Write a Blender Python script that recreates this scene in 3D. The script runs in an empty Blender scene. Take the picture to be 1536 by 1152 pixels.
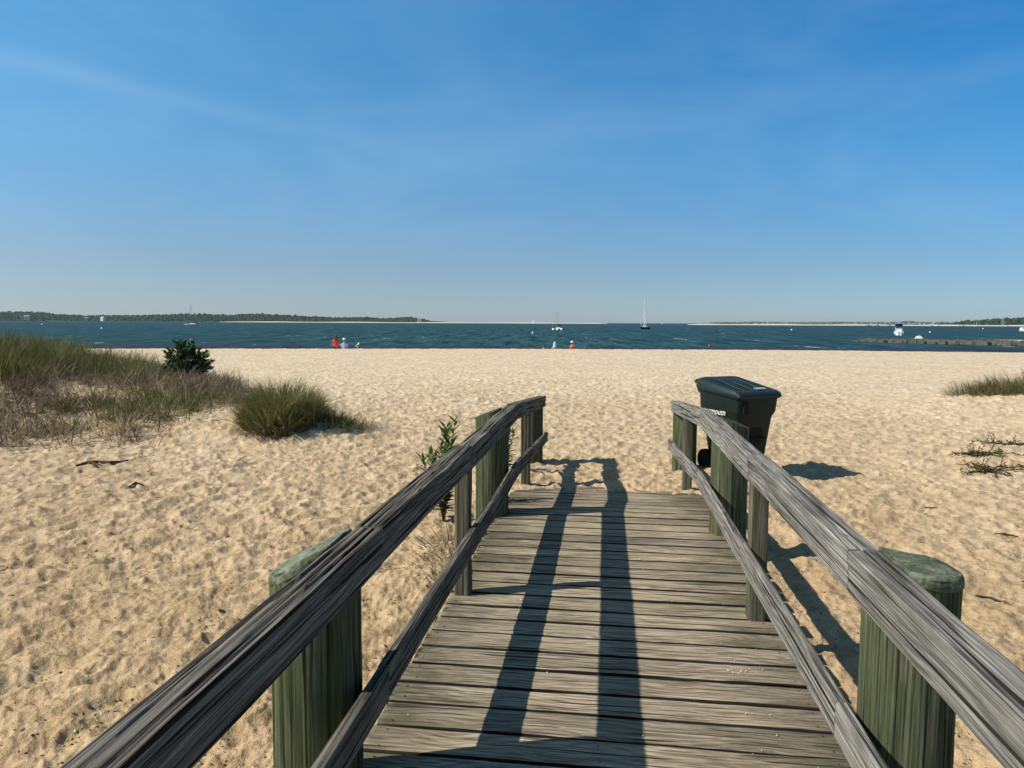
import bpy, math, random
import numpy as np
from mathutils import Vector, Matrix

random.seed(7)
RNG = np.random.default_rng(11)
scene = bpy.context.scene
COL = scene.collection
R = math.radians

# ---------------------------------------------------------------- camera frame
PSI = R(7.32)            # the camera looks this far to the left of the boardwalk
PITCH = R(4.78)
F = 1108.0               # focal length in pixels of the 1536 px wide photograph
CS, SN = math.cos(PSI), math.sin(PSI)
CAMZ = 1.6
WATER = -1.2


def uv2xy(u, v):
    return u * CS - v * SN, u * SN + v * CS


def xy2uv(x, y):
    return x * CS + y * SN, -x * SN + y * CS


def hor(px):
    return 483.5 + .0044 * (px - 768)


def at(px, depth):
    """a place on the ground plan: bearing (as photo column) and distance straight ahead"""
    return uv2xy((px - 768) / F * depth, depth)


# ---------------------------------------------------------------- noise
def _hash(ix, iy, seed):
    h = (ix.astype(np.int64) * 374761393 + iy.astype(np.int64) * 668265263 + seed * 1442695041) & 0xffffffff
    h = ((h ^ (h >> 13)) * 1274126177) & 0xffffffff
    h = ((h ^ (h >> 16)) * 2246822519) & 0xffffffff
    return (h ^ (h >> 15)) & 0xffffffff


def perlin(x, y, seed=0):
    x = np.asarray(x, float); y = np.asarray(y, float)
    x, y = np.broadcast_arrays(x, y)
    ix = np.floor(x); iy = np.floor(y)
    fx = x - ix; fy = y - iy
    u = fx * fx * fx * (fx * (fx * 6 - 15) + 10)
    v = fy * fy * fy * (fy * (fy * 6 - 15) + 10)

    def g(dx, dy):
        a = _hash(ix + dx, iy + dy, seed) * (2 * math.pi / 4294967296.0)
        return np.cos(a) * (fx - dx) + np.sin(a) * (fy - dy)
    a = g(0, 0); b = g(1, 0); c = g(0, 1); d = g(1, 1)
    return (a + (b - a) * u + (c - a) * v + (a - b - c + d) * u * v) * 1.5


def fbm(x, y, seed=0, n=4):
    s = 0; a = 1.0
    for k in range(n):
        s = s + a * perlin(np.asarray(x) * 2 ** k, np.asarray(y) * 2 ** k, seed + k)
        a *= .5
    return s


def pits(x, y, seed):
    """distance to the nearest scattered point: trampled hollows with sharp ridges between them"""
    ix = np.floor(x); iy = np.floor(y)
    best = np.full(np.shape(x), 9.0)
    for dx in (-1, 0, 1):
        for dy in (-1, 0, 1):
            a = _hash(ix + dx, iy + dy, seed) / 4294967296.0; b = _hash(ix + dx, iy + dy, seed + 7) / 4294967296.0
            best = np.minimum(best, (ix + dx + a - x) ** 2 + (iy + dy + b - y) ** 2)
    d = np.sqrt(best)
    return d * d / (d + .22)


def sstep(a, b, x):
    t = np.clip((x - a) / (b - a), 0, 1)
    return t * t * (3 - 2 * t)


# ---------------------------------------------------------------- mesh helpers
def mesh_np(name, V, quads=None, tris=None, attrs=None, mats=None, smooth=True, midx=None):
    me = bpy.data.meshes.new(name)
    V = np.asarray(V, np.float32)
    nq = 0 if quads is None else len(quads)
    nt = 0 if tris is None else len(tris)
    me.vertices.add(len(V)); me.vertices.foreach_set('co', V.ravel())
    loops = []
    if nq: loops.append(np.asarray(quads, np.int32).ravel())
    if nt: loops.append(np.asarray(tris, np.int32).ravel())
    loops = np.concatenate(loops)
    me.loops.add(len(loops)); me.loops.foreach_set('vertex_index', loops)
    me.polygons.add(nq + nt)
    starts = np.concatenate([np.arange(nq) * 4, nq * 4 + np.arange(nt) * 3]).astype(np.int32)
    me.polygons.foreach_set('loop_start', starts)
    me.update(calc_edges=True)
    me.validate()
    if attrs:
        for k, a in attrs.items():
            a = np.asarray(a, np.float32)
            t = me.attributes.new(k, 'FLOAT_VECTOR', 'POINT')
            t.data.foreach_set('vector', a.ravel())
    for m in (mats or []):
        me.materials.append(m)
    if midx is not None:
        me.polygons.foreach_set('material_index', np.asarray(midx, np.int32))
    me.polygons.foreach_set('use_smooth', np.full(len(me.polygons), smooth))
    return me


def link(name, me, parent=None, loc=None):
    o = bpy.data.objects.new(name, me); COL.objects.link(o)
    if parent is not None: o.parent = parent
    if loc is not None: o.location = loc
    return o


def empty(name, loc=(0, 0, 0), rz=0.0):
    o = bpy.data.objects.new(name, None); COL.objects.link(o)
    o.empty_display_size = .1
    o.location = loc; o.rotation_euler = (0, 0, rz)
    return o


def tag(o, label=None, cat=None, group=None, kind=None):
    if label: o['label'] = label
    if cat: o['category'] = cat
    if group: o['group'] = group
    if kind: o['kind'] = kind
    return o


class MB:
    """collects simple polygons with a grain coordinate and a colour per vertex"""
    def __init__(s):
        s.v = []; s.f = []; s.gc = []; s.c = []

    def add(s, V, faces, gc=None, col=(1, 1, 1)):
        b = len(s.v)
        s.v += [tuple(p) for p in V]
        s.gc += [tuple(g) for g in (gc if gc is not None else [(p[0], p[1], p[2]) for p in V])]
        s.c += [tuple(col)] * len(V)
        s.f += [tuple(b + i for i in f) for f in faces]

    def box(s, x0, x1, y0, y1, z0, z1, col=(1, 1, 1)):
        V = [(x, y, z) for z in (z0, z1) for y in (y0, y1) for x in (x0, x1)]
        s.add(V, [(0, 2, 3, 1), (4, 5, 7, 6), (0, 1, 5, 4), (2, 6, 7, 3), (0, 4, 6, 2), (1, 3, 7, 5)], col=col)

    def loft(s, rings, cap=True, col=(1, 1, 1), seed=0):
        n = len(rings[0]); V = []; gc = []
        for i, r in enumerate(rings):
            for j, p in enumerate(r):
                V.append(p); gc.append((p[2], j * .05, seed))
        fs = []
        for i in range(len(rings) - 1):
            for j in range(n):
                k = (j + 1) % n
                fs.append((i * n + j, i * n + k, (i + 1) * n + k, (i + 1) * n + j))
        if cap:
            fs.append(tuple(reversed(range(n))))
            fs.append(tuple((len(rings) - 1) * n + j for j in range(n)))
        s.add(V, fs, gc, col)

    def tube(s, pts, radii, n=8, col=(1, 1, 1), seed=0):
        pts = [Vector(p) for p in pts]
        if not hasattr(radii, '__len__'): radii = [radii] * len(pts)
        rings = []
        for i, p in enumerate(pts):
            t = (pts[min(i + 1, len(pts) - 1)] - pts[max(i - 1, 0)]).normalized()
            a = Vector((0, 0, 1)) if abs(t.z) < .9 else Vector((1, 0, 0))
            e1 = t.cross(a).normalized(); e2 = t.cross(e1)
            rings.append([p + (e1 * math.cos(q) + e2 * math.sin(q)) * radii[i]
                          for q in (2 * math.pi * j / n for j in range(n))])
        s.loft(rings, True, col, seed)

    def ball(s, c, r, col=(1, 1, 1), nu=12, nv=8):
        if not hasattr(r, '__len__'): r = (r, r, r)
        rings = []
        for i in range(1, nv):
            a = math.pi * i / nv
            rings.append([(c[0] + r[0] * math.sin(a) * math.cos(b), c[1] + r[1] * math.sin(a) * math.sin(b),
                           c[2] - r[2] * math.cos(a)) for b in (2 * math.pi * j / nu for j in range(nu))])
        s.loft(rings, True, col)

    def build(s, name, mat, parent=None, smooth=True, loc=None, angle=None):
        me = bpy.data.meshes.new(name)
        me.from_pydata(s.v, [], s.f); me.update()
        a = me.attributes.new('gc', 'FLOAT_VECTOR', 'POINT')
        a.data.foreach_set('vector', np.array(s.gc, np.float32).ravel())
        a = me.attributes.new('tint', 'FLOAT_VECTOR', 'POINT')
        a.data.foreach_set('vector', np.array(s.c, np.float32).ravel())
        me.materials.append(mat)
        if smooth:
            me.polygons.foreach_set('use_smooth', np.full(len(me.polygons), True))
            me.set_sharp_from_angle(angle=R(angle or 40))
        return link(name, me, parent, loc)


# ---------------------------------------------------------------- materials
class NT:
    def __init__(s, name):
        s.m = bpy.data.materials.new(name); s.m.use_nodes = True
        s.t = s.m.node_tree; s.b = s.t.nodes['Principled BSDF']

    def n(s, typ, **kw):
        x = s.t.nodes.new(typ)
        ins = kw.pop('ins', {})
        for k, v in kw.items(): setattr(x, k, v)
        for k, v in ins.items(): s.set(x.inputs[k], v)
        return x

    def set(s, sock, v):
        if isinstance(v, bpy.types.NodeSocket): s.t.links.new(v, sock)
        else: sock.default_value = v

    def math(s, op, a, b=0.0, c=0.0, clamp=False):
        x = s.n('ShaderNodeMath', operation=op, use_clamp=clamp)
        s.set(x.inputs[0], a); s.set(x.inputs[1], b); s.set(x.inputs[2], c)
        return x.outputs[0]

    def vmul(s, a, b):
        x = s.n('ShaderNodeVectorMath', operation='MULTIPLY')
        s.set(x.inputs[0], a); s.set(x.inputs[1], b)
        return x.outputs[0]

    def vadd(s, a, b):
        x = s.n('ShaderNodeVectorMath', operation='ADD')
        s.set(x.inputs[0], a); s.set(x.inputs[1], b)
        return x.outputs[0]

    def noise(s, vec, scale, detail=3.0, rough=.55, dist=0.0):
        x = s.n('ShaderNodeTexNoise', ins={'Vector': vec, 'Scale': scale, 'Detail': detail, 'Roughness': rough, 'Distortion': dist})
        return x.outputs[0]

    def ramp(s, fac, stops):
        x = s.n('ShaderNodeValToRGB'); s.set(x.inputs[0], fac)
        e = x.color_ramp.elements
        while len(e) < len(stops): e.new(.5)
        for i, (p, c) in enumerate(stops):
            e[i].position = p
            e[i].color = (c, c, c, 1) if not hasattr(c, '__len__') else (*c, 1)
        return x.outputs[0]

    def mix(s, fac, a, b, blend='MIX'):
        x = s.n('ShaderNodeMix', data_type='RGBA', blend_type=blend)
        s.set(x.inputs[0], fac)
        for i, v in ((6, a), (7, b)):
            s.set(x.inputs[i], (*v, 1) if isinstance(v, tuple) and len(v) == 3 else v)
        return x.outputs[2]

    def bump(s, h, strength, dist, normal=None):
        x = s.n('ShaderNodeBump', ins={'Height': h, 'Strength': strength, 'Distance': dist})
        if normal is not None: s.set(x.inputs['Normal'], normal)
        return x.outputs[0]

    def out(s, **kw):
        for k, v in kw.items():
            k = {'color': 'Base Color', 'rough': 'Roughness', 'normal': 'Normal', 'spec': 'Specular IOR Level', 'metal': 'Metallic'}[k]
            if isinstance(v, tuple): v = (*v, 1)
            s.set(s.b.inputs[k], v)
        return s.m


def wood_mat(name, dark, mid, light, algae=None, algae_amt=0.0, crack=1.0, ring=1.0, along=1.0, crack_thr=.64, tones=1.0, knots=True, ends=False):
    N = NT(name)
    g = N.n('ShaderNodeAttribute', attribute_name='gc').outputs['Vector']
    sep = N.n('ShaderNodeSeparateXYZ', ins={0: g})
    n3 = N.noise(N.vmul(g, (.9 * along, 6.0, 1.0)), 1.0, 1.5)
    fine = N.noise(N.vmul(g, (2.2 * along, 170.0, 1.0)), 1.0, 5.0, .72)
    midf = N.noise(N.vmul(g, (1.2 * along, 62.0, 1.0)), 1.0, 4.0, .65)
    broad = N.noise(N.vmul(g, (.8 * along, 9.0, 1.0)), 1.0, 4.0, .6)
    rings = N.math('SINE', N.math('MULTIPLY_ADD', n3, 52.0, N.math('MULTIPLY', sep.outputs[1], 230.0)))
    rings = N.math('MULTIPLY_ADD', rings, .5, .5)
    fac = N.math('MULTIPLY_ADD', fine, .62, N.math('MULTIPLY_ADD', midf, .46, N.math('MULTIPLY_ADD', broad, .18, N.math('MULTIPLY_ADD', rings, .08 * ring, -.16 - .02 * ring))))
    col = N.ramp(fac, [(.33, dark), (.47, mid), (.63, light)])
    tone = N.noise(N.vmul(g, (.0, .0, 3.17)), 1.0, 1.0)
    k = tones
    col = N.mix(1.0, col, N.ramp(tone, [(.28, (1 - .36 * k, 1 - .36 * k, 1 - .34 * k)), (.5, (.97, .97, .97)), (.72, (1 + .22 * k, 1 + .18 * k, 1 + .10 * k))]), 'MULTIPLY')
    stain = N.noise(N.vmul(g, (1.5, 4.0, 1.0)), 1.0, 5.0, .7)
    col = N.mix(N.ramp(stain, [(.50, 0.0), (.70, .55)]), col, tuple(x * .9 for x in dark))
    ck = N.noise(N.vadd(N.vmul(g, (.75 * along, 60.0, 1.0)), (7.3, 1.1, 4.0)), 1.0, 2.0, .5)
    ck = N.ramp(ck, [(crack_thr, 0.0), (crack_thr + .035, 1.0)])
    col = N.mix(N.math('MULTIPLY', ck, .9 * min(1, crack)), col, tuple(x * .15 for x in dark))
    # a second family of fine open checks
    ck2 = N.noise(N.vadd(N.vmul(g, (1.6 * along, 150.0, 1.0)), (1.3, 5.1, 2.0)), 1.0, 2.0, .5)
    ck2 = N.ramp(ck2, [(crack_thr - .01, 0.0), (crack_thr + .03, 1.0)])
    col = N.mix(N.math('MULTIPLY', ck2, .75 * min(1, crack)), col, tuple(x * .3 for x in dark))
    if knots:
        vo = N.n('ShaderNodeTexVoronoi', ins={'Vector': N.vmul(g, (1.3, 7.5, 1.0)), 'Scale': 1.0, 'Randomness': 1.0}).outputs['Distance']
        kn = N.ramp(N.math('MULTIPLY_ADD', fine, .03, vo), [(.055, 1.0), (.085, 0.0)])
        halo = N.ramp(N.math('SINE', N.math('MULTIPLY', vo, 120.0)), [(.3, 0.0), (.9, 1.0)])
        halo = N.math('MULTIPLY', halo, N.ramp(vo, [(.08, .55), (.24, 0.0)]))
        col = N.mix(halo, col, tuple(x * .8 for x in dark))
        col = N.mix(N.math('MULTIPLY', kn, .85), col, (dark[0] * .5, dark[1] * .42, dark[2] * .36))
    if ends:                                            # mildew creeping in from the damp ends of the boards
        px_ = N.n('ShaderNodeSeparateXYZ', ins={0: N.n('ShaderNodeNewGeometry').outputs['Position']}).outputs[0]
        e_ = N.math('MULTIPLY_ADD', N.math('ABSOLUTE', N.math('SUBTRACT', px_, .03)), 1.0, N.math('MULTIPLY_ADD', stain, 1.3, -.65))
        e_ = N.math('MULTIPLY_ADD', midf, .5, N.math('SUBTRACT', e_, .25))
        col = N.mix(N.ramp(e_, [(.52, 0.0), (.95, .72)]), col, N.mix(fine, (.030, .030, .016), (.12, .115, .068)))
    if algae:
        am = N.noise(N.vmul(g, (2.4, 9.0, 1.0)), 1.0, 5.0, .7)
        am = N.ramp(am, [(.42 - .22 * algae_amt, 0.0), (.70 - .16 * algae_amt, 1.0)])
        ac = N.mix(fine, tuple(x * .35 for x in algae), tuple(min(1, x * 1.7) for x in algae))
        col = N.mix(N.math('MULTIPLY', am, .45 + .3 * algae_amt), col, ac)
    h = N.math('SUBTRACT', N.math('MULTIPLY_ADD', fine, .55, N.math('MULTIPLY_ADD', midf, .5, N.math('MULTIPLY', rings, .10 * ring))), N.math('MULTIPLY', ck, crack * 1.1))
    return N.out(color=col, rough=.92, spec=.06, normal=N.bump(h, .9, .006))


def plain(name, col, rough=.5, spec=.4, var=.12, scale=6.0, metal=0.0):
    N = NT(name)
    p = N.n('ShaderNodeTexCoord').outputs['Object']
    n = N.noise(p, scale, 4.0, .6)
    c = N.mix(n, tuple(x * (1 - var) for x in col), tuple(min(1, x * (1 + var)) for x in col))
    return N.out(color=c, rough=rough, spec=spec, metal=metal)


def tint_mat(name, rough=.6, spec=.25, trans=0.0):
    N = NT(name)
    c = N.n('ShaderNodeAttribute', attribute_name='tint').outputs['Color']
    N.out(color=c, rough=rough, spec=spec)
    if trans:
        tl = N.n('ShaderNodeBsdfTranslucent', ins={'Color': c})
        mx = N.n('ShaderNodeMixShader', ins={0: trans, 1: N.b.outputs[0], 2: tl.outputs[0]})
        N.t.links.new(mx.outputs[0], N.t.nodes['Material Output'].inputs['Surface'])
    return N.m


M = {}
M['deck'] = wood_mat('weathered_deck_wood', (.085, .069, .048), (.295, .243, .168), (.56, .48, .355), None, .0, .95, 1.0, 2.2, .635, 1.6, ends=True)
M['deck_edge'] = wood_mat('dark_board_edge', (.012, .010, .008), (.022, .019, .015), (.05, .043, .034))  # darker tone for board sides and bevels, so the gaps read dark
M['rail_dark'] = wood_mat('dark_weathered_rail_wood', (.030, .027, .021), (.130, .120, .099), (.265, .25, .215), None, 0, 1.0, 1.0, 1.0, .585, .5)
M['rail_grey'] = wood_mat('silver_weathered_rail_wood', (.070, .066, .056), (.20, .19, .165), (.36, .347, .31), None, .0, 1.0, 1.3, 1.0, .605, .5)
M['post'] = wood_mat('grey_post_wood', (.035, .031, .023), (.125, .115, .088), (.26, .24, .19), (.07, .075, .03), .25, 1.0, .6, 1.0, .60)
M['pile'] = wood_mat('mossy_pile_wood', (.026, .028, .016), (.098, .102, .062), (.235, .235, .165), (.050, .072, .030), .48, 1.0, .4, 1.0, .60, .5, knots=False)

N = NT('algae_covered_pile_top')
P = N.n('ShaderNodeTexCoord').outputs['Object']
c1 = N.noise(P, 9.0, 5.0, .7)
c2 = N.noise(P, 70.0, 4.0, .7)
col = N.ramp(N.math('MULTIPLY_ADD', c1, .6, N.math('MULTIPLY', c2, .45)), [(.38, (.035, .050, .026)), (.50, (.105, .122, .078)), (.64, (.245, .265, .205))])
M['cap'] = N.out(color=col, rough=.85, spec=.15, normal=N.bump(N.math('ADD', c1, c2), .6, .006))

# sand
N = NT('beach_sand')
P = N.n('ShaderNodeNewGeometry').outputs['Position']
big = N.noise(P, .35, 4.0, .6)
midn = N.noise(P, 3.2, 5.0, .62)
fine = N.noise(P, 38.0, 4.0, .7)
grit = N.noise(P, 160.0, 2.0, .6)
lump = N.noise(P, 11.0, 4.0, .65)
fac = N.math('MULTIPLY_ADD', midn, .34, N.math('MULTIPLY_ADD', fine, .36, N.math('MULTIPLY_ADD', lump, .30, N.math('MULTIPLY', big, .12))))
col = N.ramp(fac, [(.37, (.34, .248, .142)), (.51, (.50, .380, .230)), (.66, (.70, .56, .375))])
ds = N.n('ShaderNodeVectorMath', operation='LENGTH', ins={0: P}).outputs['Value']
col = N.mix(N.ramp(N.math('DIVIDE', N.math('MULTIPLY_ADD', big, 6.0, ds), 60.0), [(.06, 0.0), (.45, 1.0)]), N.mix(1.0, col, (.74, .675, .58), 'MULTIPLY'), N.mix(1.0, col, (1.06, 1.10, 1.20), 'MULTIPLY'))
col = N.mix(N.ramp(grit, [(.62, 0.0), (.72, .55)]), col, (.30, .20, .11))
col = N.mix(N.ramp(N.noise(P, 95.0, 1.0), [(.70, 0.0), (.76, .8)]), col, (.78, .66, .48))
# broken shell and weed crumbs
spk = N.noise(N.vmul(P, (1, 1, .3)), 21.0, 3.0, .6)
pat = N.noise(P, 1.1, 2.0)
spk = N.math('MULTIPLY', N.ramp(spk, [(.655, 0.0), (.70, 1.0)]), N.ramp(pat, [(.45, 0.0), (.65, .8)]))
col = N.mix(spk, col, (.12, .075, .035))
hgt = N.math('MULTIPLY_ADD', lump, .75,  N.math('MULTIPLY_ADD', fine, .42, N.math('MULTIPLY', grit, .10)))
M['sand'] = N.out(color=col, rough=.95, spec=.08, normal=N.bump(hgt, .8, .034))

# water (local y of the sheet is the distance out to sea)
N = NT('sea_water')
P = N.n('ShaderNodeTexCoord').outputs['Object']
sp = N.n('ShaderNodeSeparateXYZ', ins={0: P})
w1 = N.noise(N.vmul(P, (.42, .055, 1)), 1.0, 5.0, .68, .3)
w2 = N.noise(N.vmul(P, (1.5, .17, 1)), 1.0, 4.0, .65, .3)
w3 = N.noise(N.vmul(P, (.010, .016, 1)), 1.0, 4.0, .6)
ws = N.math('MULTIPLY_ADD', w1, .6, N.math('MULTIPLY', w2, .4))
col = N.mix(N.ramp(w3, [(.35, 0.0), (.65, 1.0)]), (.004, .028, .034), (.009, .046, .050))
col = N.mix(N.ramp(ws, [(.46, 0.0), (.60, .9)]), col, (.024, .080, .080))
col = N.mix(N.ramp(ws, [(.36, .85), (.46, .0)]), col, (.002, .012, .018))
shal = N.math('MULTIPLY_ADD', w3, 14.0, sp.outputs[1])
col = N.mix(N.ramp(N.math('DIVIDE', shal, 200.0), [(.445, 1.0), (.49, .0)]), col, (.022, .022, .026))
foam = N.noise(N.vmul(P, (.40, .05, 1)), 1.0, 3.0, .6, .2)
foam2 = N.noise(N.vmul(P, (.9, .25, 1)), 1.0, 2.0)
fm = N.math('MULTIPLY', N.ramp(foam, [(.655, 0.0), (.685, 1.0)]), N.ramp(foam2, [(.53, 0.0), (.58, .9)]))
col = N.mix(fm, col, (.62, .66, .66))
nb = N.bump(N.math('MULTIPLY_ADD', w1, 1.0, N.math('MULTIPLY', w2, .35)), 1.0, 1.6)
M['water'] = N.out(color=col, rough=.6, spec=0.0)
gl = N.n('ShaderNodeBsdfGlossy', ins={'Roughness': .3, 'Normal': nb, 'Color': (.85, .9, .9, 1)})
mx = N.n('ShaderNodeMixShader', ins={0: N.ramp(ws, [(.36, .03), (.62, .20)]), 1: N.b.outputs[0], 2: gl.outputs[0]})
N.t.links.new(mx.outputs[0], N.t.nodes['Material Output'].inputs['Surface'])

M['blade'] = tint_mat('grass_blades', .6, .2, .3)
M['leaf'] = tint_mat('plant_leaves', .45, .3, .25)
M['canopy'] = tint_mat('far_tree_canopy', .8, .1)
M['paint'] = tint_mat('boat_paint', .35, .4)
M['cloth'] = tint_mat('cloth', .85, .1)
M['skin'] = plain('skin', (.45, .27, .19), .6, .3)
M['hair'] = plain('brown_hair', (.10, .055, .03), .6, .3)
M['bin'] = plain('dark_green_plastic', (.011, .021, .016), .5, .18, .3, 9.0)
M['lid'] = plain('green_black_plastic_lid', (.013, .024, .022), .42, .32, .4, 7.0)
M['nail'] = plain('rusty_nail', (.035, .022, .015), .8, .2)
M['rubber'] = plain('black_rubber', (.012, .012, .012), .8, .2)
M['letter'] = plain('white_lettering', (.78, .80, .76), .6, .3, .05)
M['rock'] = plain('dark_shore_rock', (.085, .076, .064), .9, .2, .9, 1.1)
M['drift'] = wood_mat('dark_driftwood', (.03, .02, .013), (.085, .06, .04), (.16, .12, .085))
M['farland'] = plain('far_ground', (.045, .05, .025), .95, .1, .3, .02)
M['farsand'] = plain('far_beach_sand', (.62, .55, .43), .95, .1, .1, .02)
M['bits'] = tint_mat('beach_litter', .9, .1)


# ---------------------------------------------------------------- sand
_cpx = [-400, -200, 200, 768, 1152, 1536, 1800, 2200]
_cv = [45, 46.6, 48.8, 51.5, 51.5, 48.7, 45.5, 42]


def crest(u, v):
    px = 768 + F * u / np.maximum(v, 8.0)
    return np.interp(px, _cpx, _cv)


def bumpf(u, v, cu, cv, ru, rv):
    q = ((u - cu) / ru) ** 2 + ((v - cv) / rv) ** 2
    return np.clip(1 - q, 0, 1) ** 1.5


def base_h(x, y):
    x = np.asarray(x, float); y = np.asarray(y, float)
    u, v = xy2uv(x, y)
    z = -.20 - .05 * sstep(15, 40, v)
    # the dune on the left, the clump mound and the low rise on the right
    z = z + 1.17 * bumpf(u + .6 * perlin(v * .35, u * .2, 3), v, -13.2, 15.6, 8.6, 6.3)
    z = z + .30 * bumpf(u, v, -5.6, 13.6, 2.6, 3.2)
    z = z + .22 * bumpf(u, v, -3.7, 12.0, 1.9, 1.6)
    z = z + .30 * bumpf(u, v, 12.6, 15.6, 5.2, 4.5) + .10 * bumpf(u, v, 7.5, 9.5, 3.0, 2.0)
    # sand blown over the foot of the ramp
    edge = y + .16 * perlin(x * 1.6, 3.3, 5) + .10 * perlin(x * 5, 1.3, 6)
    inside = 1 - sstep(1.05, 1.7, np.abs(x))
    z = z + inside * (.105 * sstep(6.75, 7.42, edge) * (1 - sstep(7.8, 9.6, y)))
    z = z + .06 * bumpf(x, y, -1.35, 5.3, .6, 1.9)
    z = z + .065 * bumpf(x, y, 1.545, 8.98, .9, .9)
    # the beach face drops away to the water
    d = v - crest(u, v)
    z = z - .115 * (np.sqrt(np.maximum(d + .0, 0) ** 2 + .15) - .387) * (d > 0)
    return np.maximum(z, -3.0)


FOOT = []
for k in range(300):
    px = random.uniform(-250, 1800); v = 2.2 + 24 * random.random() ** 1.25
    u = (px - 768) / F * v
    FOOT.append((*uv2xy(u, v), random.uniform(0, math.pi), random.uniform(.006, .012), random.uniform(.11, .16)))
FOOT = np.array(FOOT)


def ripples(X, Y):
    """diagonal wind and rake rows"""
    a = R(50)
    P1 = X * math.cos(a) + Y * math.sin(a); P2 = -X * math.sin(a) + Y * math.cos(a)
    return perlin(P1 * 1.5, P2 * 5.0 + 1.2 * perlin(P1 * .8, P2 * .8, 52), 50) + .55 * perlin(P1 * 3.6, P2 * 11.0 + 1.2 * perlin(P1 * 1.4, P2 * 1.4, 53), 54)


SURF = {}


def surf(x, y):
    """height of the finished sand, ripples and all"""
    x = np.asarray(x, float); y = np.asarray(y, float)
    u, v = xy2uv(x, y)
    a = np.arctan2(u, v); r = np.hypot(u, v)
    fa = np.interp(a, SURF['ang'], np.arange(len(SURF['ang']))); fr = np.interp(r, SURF['r'], np.arange(len(SURF['r'])))
    i = np.minimum(fr.astype(int), len(SURF['r']) - 2); j = np.minimum(fa.astype(int), len(SURF['ang']) - 2)
    p = fr - i; q = fa - j; Z = SURF['Z']
    z = Z[i, j] * (1 - p) * (1 - q) + Z[i + 1, j] * p * (1 - q) + Z[i, j + 1] * (1 - p) * q + Z[i + 1, j + 1] * p * q
    return np.where(np.abs(a) < R(46.5), z, base_h(x, y))


def build_sand():
    fine_a = np.linspace(R(-47), R(47), 1050)
    rest = np.linspace(R(47), R(313), 54)[1:-1]
    ang = np.concatenate([fine_a, rest])               # clockwise from the camera's forward direction
    r = np.concatenate([[.35], np.exp(np.linspace(math.log(1.1), math.log(75), 900)), [90, 130, 250, 600, 1500, 3000]])
    A, RR = np.meshgrid(ang, r)
    U = RR * np.sin(A); V = RR * np.cos(A)
    X, Y = uv2xy(U, V)
    Z = base_h(X, Y)
    fade = 1 - sstep(45, 80, RR)
    near = 1 - sstep(14, 34, RR)
    dist_w = .55 + .45 * near
    warp = .35 * perlin(X * .9, Y * .9, 31)
    # soft trampled mounds, then diagonal wind ripples, then small lumps
    w1 = .10 * perlin(X * 2.7, Y * 2.7, 32); w2 = .10 * perlin(X * 2.7 + 9, Y * 2.7, 33)
    nn = 1 - sstep(3.0, 8.5, RR)
    rel = .014 * fbm(X * 1.7 + warp, Y * 1.7, 40, 2)
    rel += (.060 + .02 * sstep(12, 25, RR)) * (1 - .5 * nn) * (pits((X + w1) * 5.8, (Y + w2) * 5.4, 44) - .3)
    rel += .034 * (1 - .3 * nn) * (pits((X + w2) * 12.5, (Y + w1) * 12.5, 46) - .3)
    rel += .008 * (np.abs(perlin(X * 23, Y * 23, 47)) - .25) * near
    rel += .006 * perlin(X * 30, Y * 30, 48) * nn
    rip = ripples(X, Y)
    left = sstep(1.0, -1.5, X) * near
    rel += (.010 + .016 * left) * rip * near
    rel += .006 * perlin(X * 21, Y * 21, 55) * (1 - sstep(5, 12, RR))
    rel = rel * dist_w + .02 * (1 - near) * fbm(X * 1.4, Y * 1.4, 60, 2)
    # footprints
    m = (RR < 30) & (np.abs(A) < R(47)) & (RR > 1.5)
    idx = np.flatnonzero(m.ravel())
    xs = X.ravel()[idx]; ys = Y.ravel()[idx]; dz = np.zeros(len(idx))
    order = np.argsort(ys); ys_s = ys[order]
    for fx, fy, fa, dep, L in FOOT:
        lo, hi = np.searchsorted(ys_s, (fy - .3, fy + .3))
        o = order[lo:hi]
        o = o[np.abs(xs[o] - fx) < .3]
        dx = xs[o] - fx; dy = ys[o] - fy
        p = (dx * math.cos(fa) + dy * math.sin(fa)) / L
        q = (-dx * math.sin(fa) + dy * math.cos(fa)) / (L * .45)
        e = p * p + q * q
        dz[o] += -dep * np.exp(-e * 1.6) * 1.6 + dep * .9 * np.exp(-(e - 1.5) ** 2 * 1.6)
    rel = rel.ravel(); rel[idx] += dz; rel = rel.reshape(X.shape)
    under = (np.abs(X) < 1.0) & (Y < 6.8)
    rel = np.where(under, rel * .3, rel)
    Z = Z + rel * fade
    # keep the sand below the boards where the deck stands clear of it
    Z = np.where((np.abs(X) < .95) & (Y < 6.4), np.minimum(Z, -.12), Z)
    SURF['ang'] = fine_a; SURF['r'] = r; SURF['Z'] = Z[:, :len(fine_a)]
    nr, na = X.shape
    i = np.arange(nr - 1)[:, None]; j = np.arange(na)[None, :]
    k = (j + 1) % na
    quads = np.stack([(i * na + j), (i + 1) * na + j, (i + 1) * na + k, (i * na + k)], -1).reshape(-1, 4)
    Vt = np.stack([X, Y, Z], -1).reshape(-1, 3)
    c = len(Vt); Vt = np.vstack([Vt, [[0, 0, -.2]]])
    jj = np.arange(na)
    tris = np.stack([np.full(na, c), jj, (jj + 1) % na], -1)
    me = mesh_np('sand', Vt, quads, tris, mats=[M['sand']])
    return tag(link('sand', me), 'pale trampled beach sand running from the boardwalk to the sea', 'beach', kind='structure')


build_sand()


def gz(x, y):
    return float(surf(np.array([x]), np.array([y]))[0])


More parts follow.
